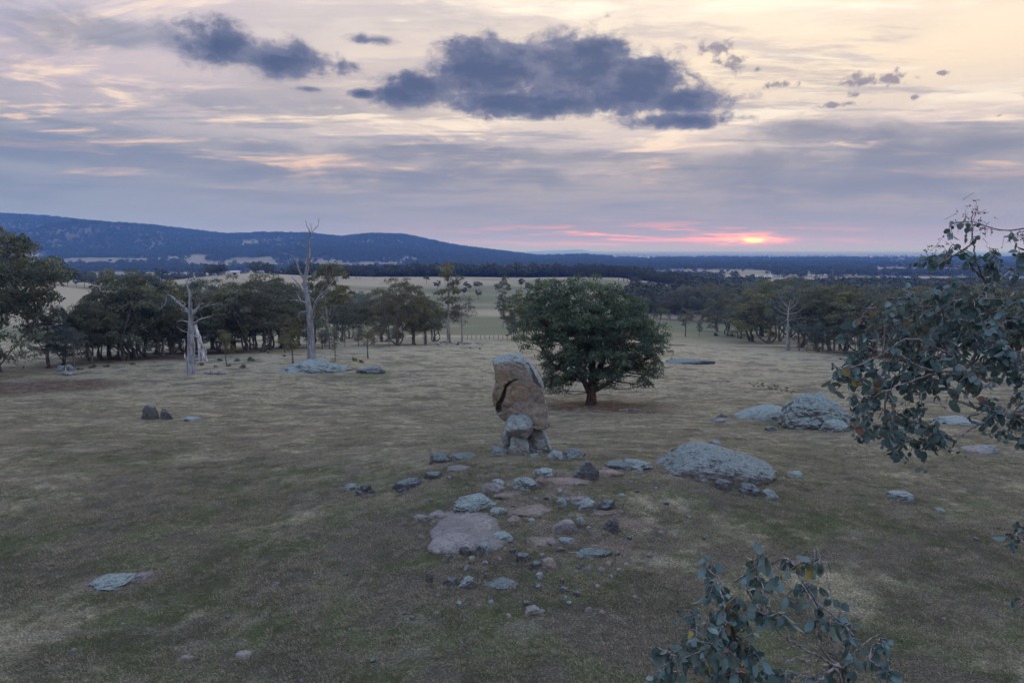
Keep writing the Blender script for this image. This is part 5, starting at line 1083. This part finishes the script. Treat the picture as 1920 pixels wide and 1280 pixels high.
def near_tree(name, label, trunk, branches, clusters, ybase, leafsize, seed, pale=.04):
    rng = np.random.RandomState(seed); base = np.array(trunk[0], float); base[2] = float(H(base[0], base[1])); t = thing(name, base); tag(t, label, 'tree')
    tp = np.array(trunk, float); tp[0] = base + np.array([0, 0, -.2]); B = Build(); tl = smooth_line(tp - base, 24); B.tube(tl, np.linspace(.20, .05, 24), 10); put('trunk', B.mesh('trunk'), M['bark_pale'], t)
    nodes = [tl[10:]]
    for ln, r0, r1, y0, y1 in branches:
        p = np.array([P(a, b, y0 + (y1 - y0) * i / (len(ln) - 1)) - base for i, (a, b) in enumerate(ln)]); l = smooth_line(p, len(ln) * 5); l[1:-1] += rng.normal(size=(len(l) - 2, 3)) * .004
        B = Build(); B.tube(l, np.linspace(r0, r1, len(l)), 7); put('branch', B.mesh('branch'), M['twig'], t); nodes.append(l)
    N = np.vstack(nodes); TW = Build(); leaves = []
    for (px, py, rp, n) in clusters:
        y = ybase + rng.uniform(-.55, .55); c = P(px, py, y) - base; rr = rp / F * y
        a = N[np.argmin(np.linalg.norm((N - c) * np.array([1, .6, 1]), axis=1))]
        main = smooth_line([a, (a + c) / 2 + rng.normal(size=3) * .05, c], 8); TW.tube(main, np.linspace(.007, .004, 8), 5)
        n = int(n * (2.4 if pale < .05 else 3.2)); nt = max(2, n // 7); per = int(math.ceil(n / nt))
        for k in range(nt):
            d = rand_dirs(rng, 1)[0] * np.array([1, .9, 1]); d[2] -= .25; s = main[rng.randint(3, 8)]; e = s + d * rr * rng.uniform(.8, 1.35); mid = (s + e) / 2 + rng.normal(size=3) * .03 + np.array([0, 0, .03])
            tw = smooth_line([s, mid, e], 8); TW.tube(tw, np.linspace(.0045, .0018, 8), 4)
            for i in range(per):
                q = tw[min(7, 1 + int(7 * (i + rng.uniform(0, 1)) / per))]; pd = rand_dirs(rng, 1)[0]; pd[2] -= .5; pd /= np.linalg.norm(pd); tip = q + pd * leafsize * .35
                TW.tube([q, tip], [.0016, .0012], 3, cap=False); leaves.append((tip, pd))
    me = TW.mesh('twig'); o = put('twigs', me, M['twig'], t); o['kind'] = 'stuff'
    order = np.argsort([np.linalg.norm(p + base - CAM) for p, _ in leaves]); SB = Build()
    for rank, i in enumerate(order):
        p, pd = leaves[i]; s = leafsize * rng.uniform(.45, 1.35); k = rng.randint(len(LEAF)); down = Vector(pd) * .7 + Vector((0, 0, -.75)) + Vector(rng.normal(size=3)) * .35
        q = down.to_track_quat('-Z', 'Y') @ Euler((0, 0, rng.uniform(0, 6.28))).to_quaternion(); old = rng.uniform(); dry = old > .95; old = old < pale
        if rank < 300:
            ob = put('leaf', LEAF[k], M['round'], t, p); ob.rotation_euler = q.to_euler(); ob.scale = (s,) * 3
            if old or dry: ob.material_slots[0].link = 'OBJECT'; ob.material_slots[0].material = M['oldleaf' if old else 'dryleaf']
        else:
            me = LEAF[k]; v = np.empty(len(me.vertices) * 3); me.vertices.foreach_get('co', v); v = v.reshape(-1, 3) * s; Rm = np.array(q.to_matrix()); v = v @ Rm.T + p
            f = np.empty(len(me.polygons) * 3, np.int32); me.polygons.foreach_get('vertices', f); SB.add(v, None, f.reshape(-1, 3), rng.uniform(0, 1))
    if SB.n: o = put('leaves', SB.mesh('leaves'), M['round'], t); o['kind'] = 'stuff'
    print(name, len(leaves)); return t, N, base
r8 = lambda L: [(1520 + x / 2.667, 380 + y / 2.667) for x, y in L]
tr, N, base = near_tree('round_leaved_gum', 'round-leaved gum reaching in with drooping blue-green branches in front of the wood', [(5.4, 5.6, 0), (5.3, 5.6, 3), (5.0, 5.5, 6), (4.7, 5.4, 8), (4.3, 5.3, 9.3), (4.0, 5.2, 10.2)],
    [(r8([(1090, 800), (1000, 765), (948, 705), (962, 640), (945, 550), (908, 465), (880, 400), (820, 340), (780, 262), (740, 225)]), .020, .004, 5.2, 5.0), (r8([(880, 400), (838, 322), (812, 205), (805, 100), (806, 40)]), .008, .003, 5.05, 5.0),
     (r8([(945, 560), (918, 455), (925, 400), (1000, 340), (1052, 285)]), .012, .004, 5.1, 5.2), (r8([(1100, 560), (1060, 522), (990, 495), (900, 500)]), .012, .005, 5.3, 5.0), (r8([(955, 620), (850, 600), (700, 580), (600, 556), (500, 520)]), .012, .004, 5.1, 4.8),
     (r8([(1120, 860), (1067, 832), (950, 815), (900, 888), (800, 860), (680, 845), (560, 825), (440, 760)]), .022, .006, 5.3, 4.7), (r8([(810, 950), (740, 890), (620, 860), (480, 900), (330, 960)]), .012, .005, 5.0, 4.7), (r8([(1120, 1060), (900, 1040), (740, 990), (700, 940)]), .016, .006, 5.3, 5.0),
     (r8([(1120, 1000), (1000, 1050), (920, 1070), (850, 1105), (790, 1140), (725, 1190)]), .014, .004, 5.3, 5.0), (r8([(850, 1105), (800, 1090), (800, 1065), (840, 1055)]), .010, .008, 5.1, 5.1), (r8([(700, 760), (500, 680), (380, 740), (270, 800), (170, 830)]), .010, .004, 5.0, 4.7), (r8([(820, 340), (740, 320), (640, 310)]), .006, .003, 5.0, 4.9),
     (r8([(1120, 1650), (1060, 1640), (1030, 1650)]), .006, .003, 5.2, 5.1), (r8([(1120, 2010), (1060, 2000), (1040, 2020)]), .006, .003, 5.2, 5.1)],
    [(1822, 415, 32, 11), (1835, 445, 20, 5), (1752, 482, 40, 18), (1795, 480, 26, 8), (1880, 490, 36, 20), (1912, 480, 20, 10), (1660, 560, 36, 20), (1700, 565, 50, 34), (1640, 600, 42, 26), (1600, 640, 26, 14), (1612, 680, 36, 36), (1760, 565, 56, 44), (1850, 560, 46, 36), (1905, 600, 40, 36), (1650, 715, 50, 60), (1720, 670, 56, 56), (1800, 640, 56, 50), (1880, 680, 46, 50), (1600, 715, 26, 22),
     (1620, 760, 36, 46), (1650, 800, 40, 50), (1690, 780, 42, 46), (1665, 825, 22, 16), (1610, 820, 22, 18), (1680, 830, 18, 16), (1595, 690, 20, 14), (1740, 720, 46, 36), (1830, 715, 42, 36), (1890, 760, 42, 46), (1872, 800, 26, 24), (1908, 835, 22, 26), (1908, 1000, 12, 8), (1915, 1010, 10, 5), (1912, 1135, 8, 5), (1770, 610, 40, 26), (1850, 620, 40, 26), (1690, 620, 40, 28), (1960, 700, 60, 40), (1970, 560, 60, 40), (1980, 850, 60, 40)],
    5.0, .041, 4)
# seed capsules on the topmost sprays
B = Build(); rng = np.random.RandomState(17); vi, fi = ico(1)
for (px, py, n, rad) in [(1822, 400, 26, 26), (1848, 425, 22, 18), (1775, 462, 24, 28), (1800, 415, 12, 12), (1740, 480, 20, 22), (1862, 485, 22, 22), (1915, 442, 14, 12), (1650, 640, 60, 50), (1700, 600, 60, 60), (1640, 590, 50, 40), (1750, 560, 40, 50)]:
    for k in range(n):
        c = P(px + rng.normal() * rad * .5, py + rng.normal() * rad * .5, 5.0 + rng.normal() * .12) - base; B.add(vi * rng.uniform(.004, .008) + c, None, fi, .5)
        a = c + rng.normal(size=3) * .03; B.tube([a, c], [.0018, .0014], 3, cap=False)
o = put('seed_capsules', B.mesh('capsules'), M['twig'], tr); o['kind'] = 'stuff'
r9 = lambda L: [(1180 + x / 3.556, 980 + y / 3.556) for x, y in L]
near_tree('round_leaved_sapling', 'top of a round-leaved gum sapling with blue-green and yellowing leaves over the turf', [(1.75, 4.3, 0), (1.8, 4.3, 2.5), (1.9, 4.2, 5), (2.0, 4.1, 6.5), (1.95, 4.05, 7.2)],
    [(r9([(1500, 1400), (1440, 1067), (1440, 972), (1390, 950), (1270, 890), (1130, 820), (1000, 730), (920, 640), (880, 630)]), .014, .003, 4.05, 3.9), (r9([(1440, 962), (1370, 930), (1282, 840), (1250, 740), (1275, 700), (1250, 580), (1340, 510), (1330, 420), (1300, 300), (1250, 170)]), .009, .002, 4.0, 4.1),
     (r9([(1260, 560), (1180, 420), (1100, 330), (950, 270)]), .006, .002, 4.05, 3.9), (r9([(1480, 1200), (1380, 975), (1290, 1030), (1220, 1067), (1100, 1090)]), .009, .006, 4.0, 3.8), (r9([(1450, 900), (1380, 830), (1290, 760)]), .006, .004, 4.0, 4.1), (r9([(1260, 822), (1140, 815), (1030, 832)]), .005, .003, 4.0, 3.9),
     (r9([(980, 610), (900, 530), (840, 470), (740, 400), (700, 390)]), .006, .002, 3.9, 3.8), (r9([(1280, 915), (1190, 920), (1100, 900), (1000, 960)]), .006, .003, 4.0, 3.8), (r9([(1240, 1030), (1140, 1020), (1040, 1045), (900, 1060)]), .008, .004, 4.0, 3.8), (r9([(1000, 1100), (600, 1015), (500, 1020), (400, 970), (300, 940), (210, 950)]), .006, .002, 3.9, 3.7),
     (r9([(830, 870), (740, 830), (660, 770), (650, 700), (690, 640)]), .004, .002, 3.85, 3.8), (r9([(1460, 1000), (1560, 1040), (1545, 920), (1600, 910)]), .004, .002, 4.1, 4.2), (r9([(1450, 900), (1600, 780), (1700, 720)]), .005, .002, 4.1, 4.2)],
    [(1320, 1060, 16, 4), (1345, 1090, 34, 12), (1420, 1075, 40, 14), (1430, 1035, 14, 3), (1490, 1060, 34, 9), (1545, 1040, 10, 3), (1500, 1100, 42, 14), (1310, 1140, 34, 14), (1380, 1150, 50, 24), (1450, 1160, 42, 14), (1340, 1200, 50, 30), (1400, 1230, 46, 28), (1290, 1190, 30, 14), (1270, 1230, 24, 12), (1230, 1258, 20, 10), (1560, 1150, 34, 10), (1600, 1190, 40, 10), (1650, 1195, 24, 9), (1560, 1245, 44, 14), (1450, 1262, 50, 20), (1360, 1268, 44, 22), (1670, 1255, 18, 6), (1630, 1245, 26, 8), (1480, 1330, 80, 30), (1350, 1340, 80, 30), (1600, 1340, 60, 24)],
    3.95, .045, 9, .07)

# ------------------------------------------------------------------ haze
def haze():
    x0, x1, y0, y1, z0, z1 = -70000, 70000, -4000, 82000, -70, 290
    v = [(x, y, z) for z in (z0, z1) for y in (y0, y1) for x in (x0, x1)]
    me = mk_mesh('haze', v, [[(0, 2, 3, 1), (4, 5, 7, 6), (0, 1, 5, 4), (2, 6, 7, 3), (0, 4, 6, 2), (1, 3, 7, 5)]], False)
    m, T = material('haze')
    pv = T.node('ShaderNodeVolumePrincipled'); pv.inputs['Color'].default_value = (.13, .35, 1.0, 1); pv.inputs['Density'].default_value = 1.45e-4; pv.inputs['Anisotropy'].default_value = 0.0
    pv.inputs['Absorption Color'].default_value = (1, 1, 1, 1)
    T.node('ShaderNodeOutputMaterial', {'Volume': pv.outputs[0]})
    o = put('haze', me, m); o['kind'] = 'stuff'; o['label'] = 'thin blue evening haze lying over the whole valley'; o['category'] = 'haze'
haze()
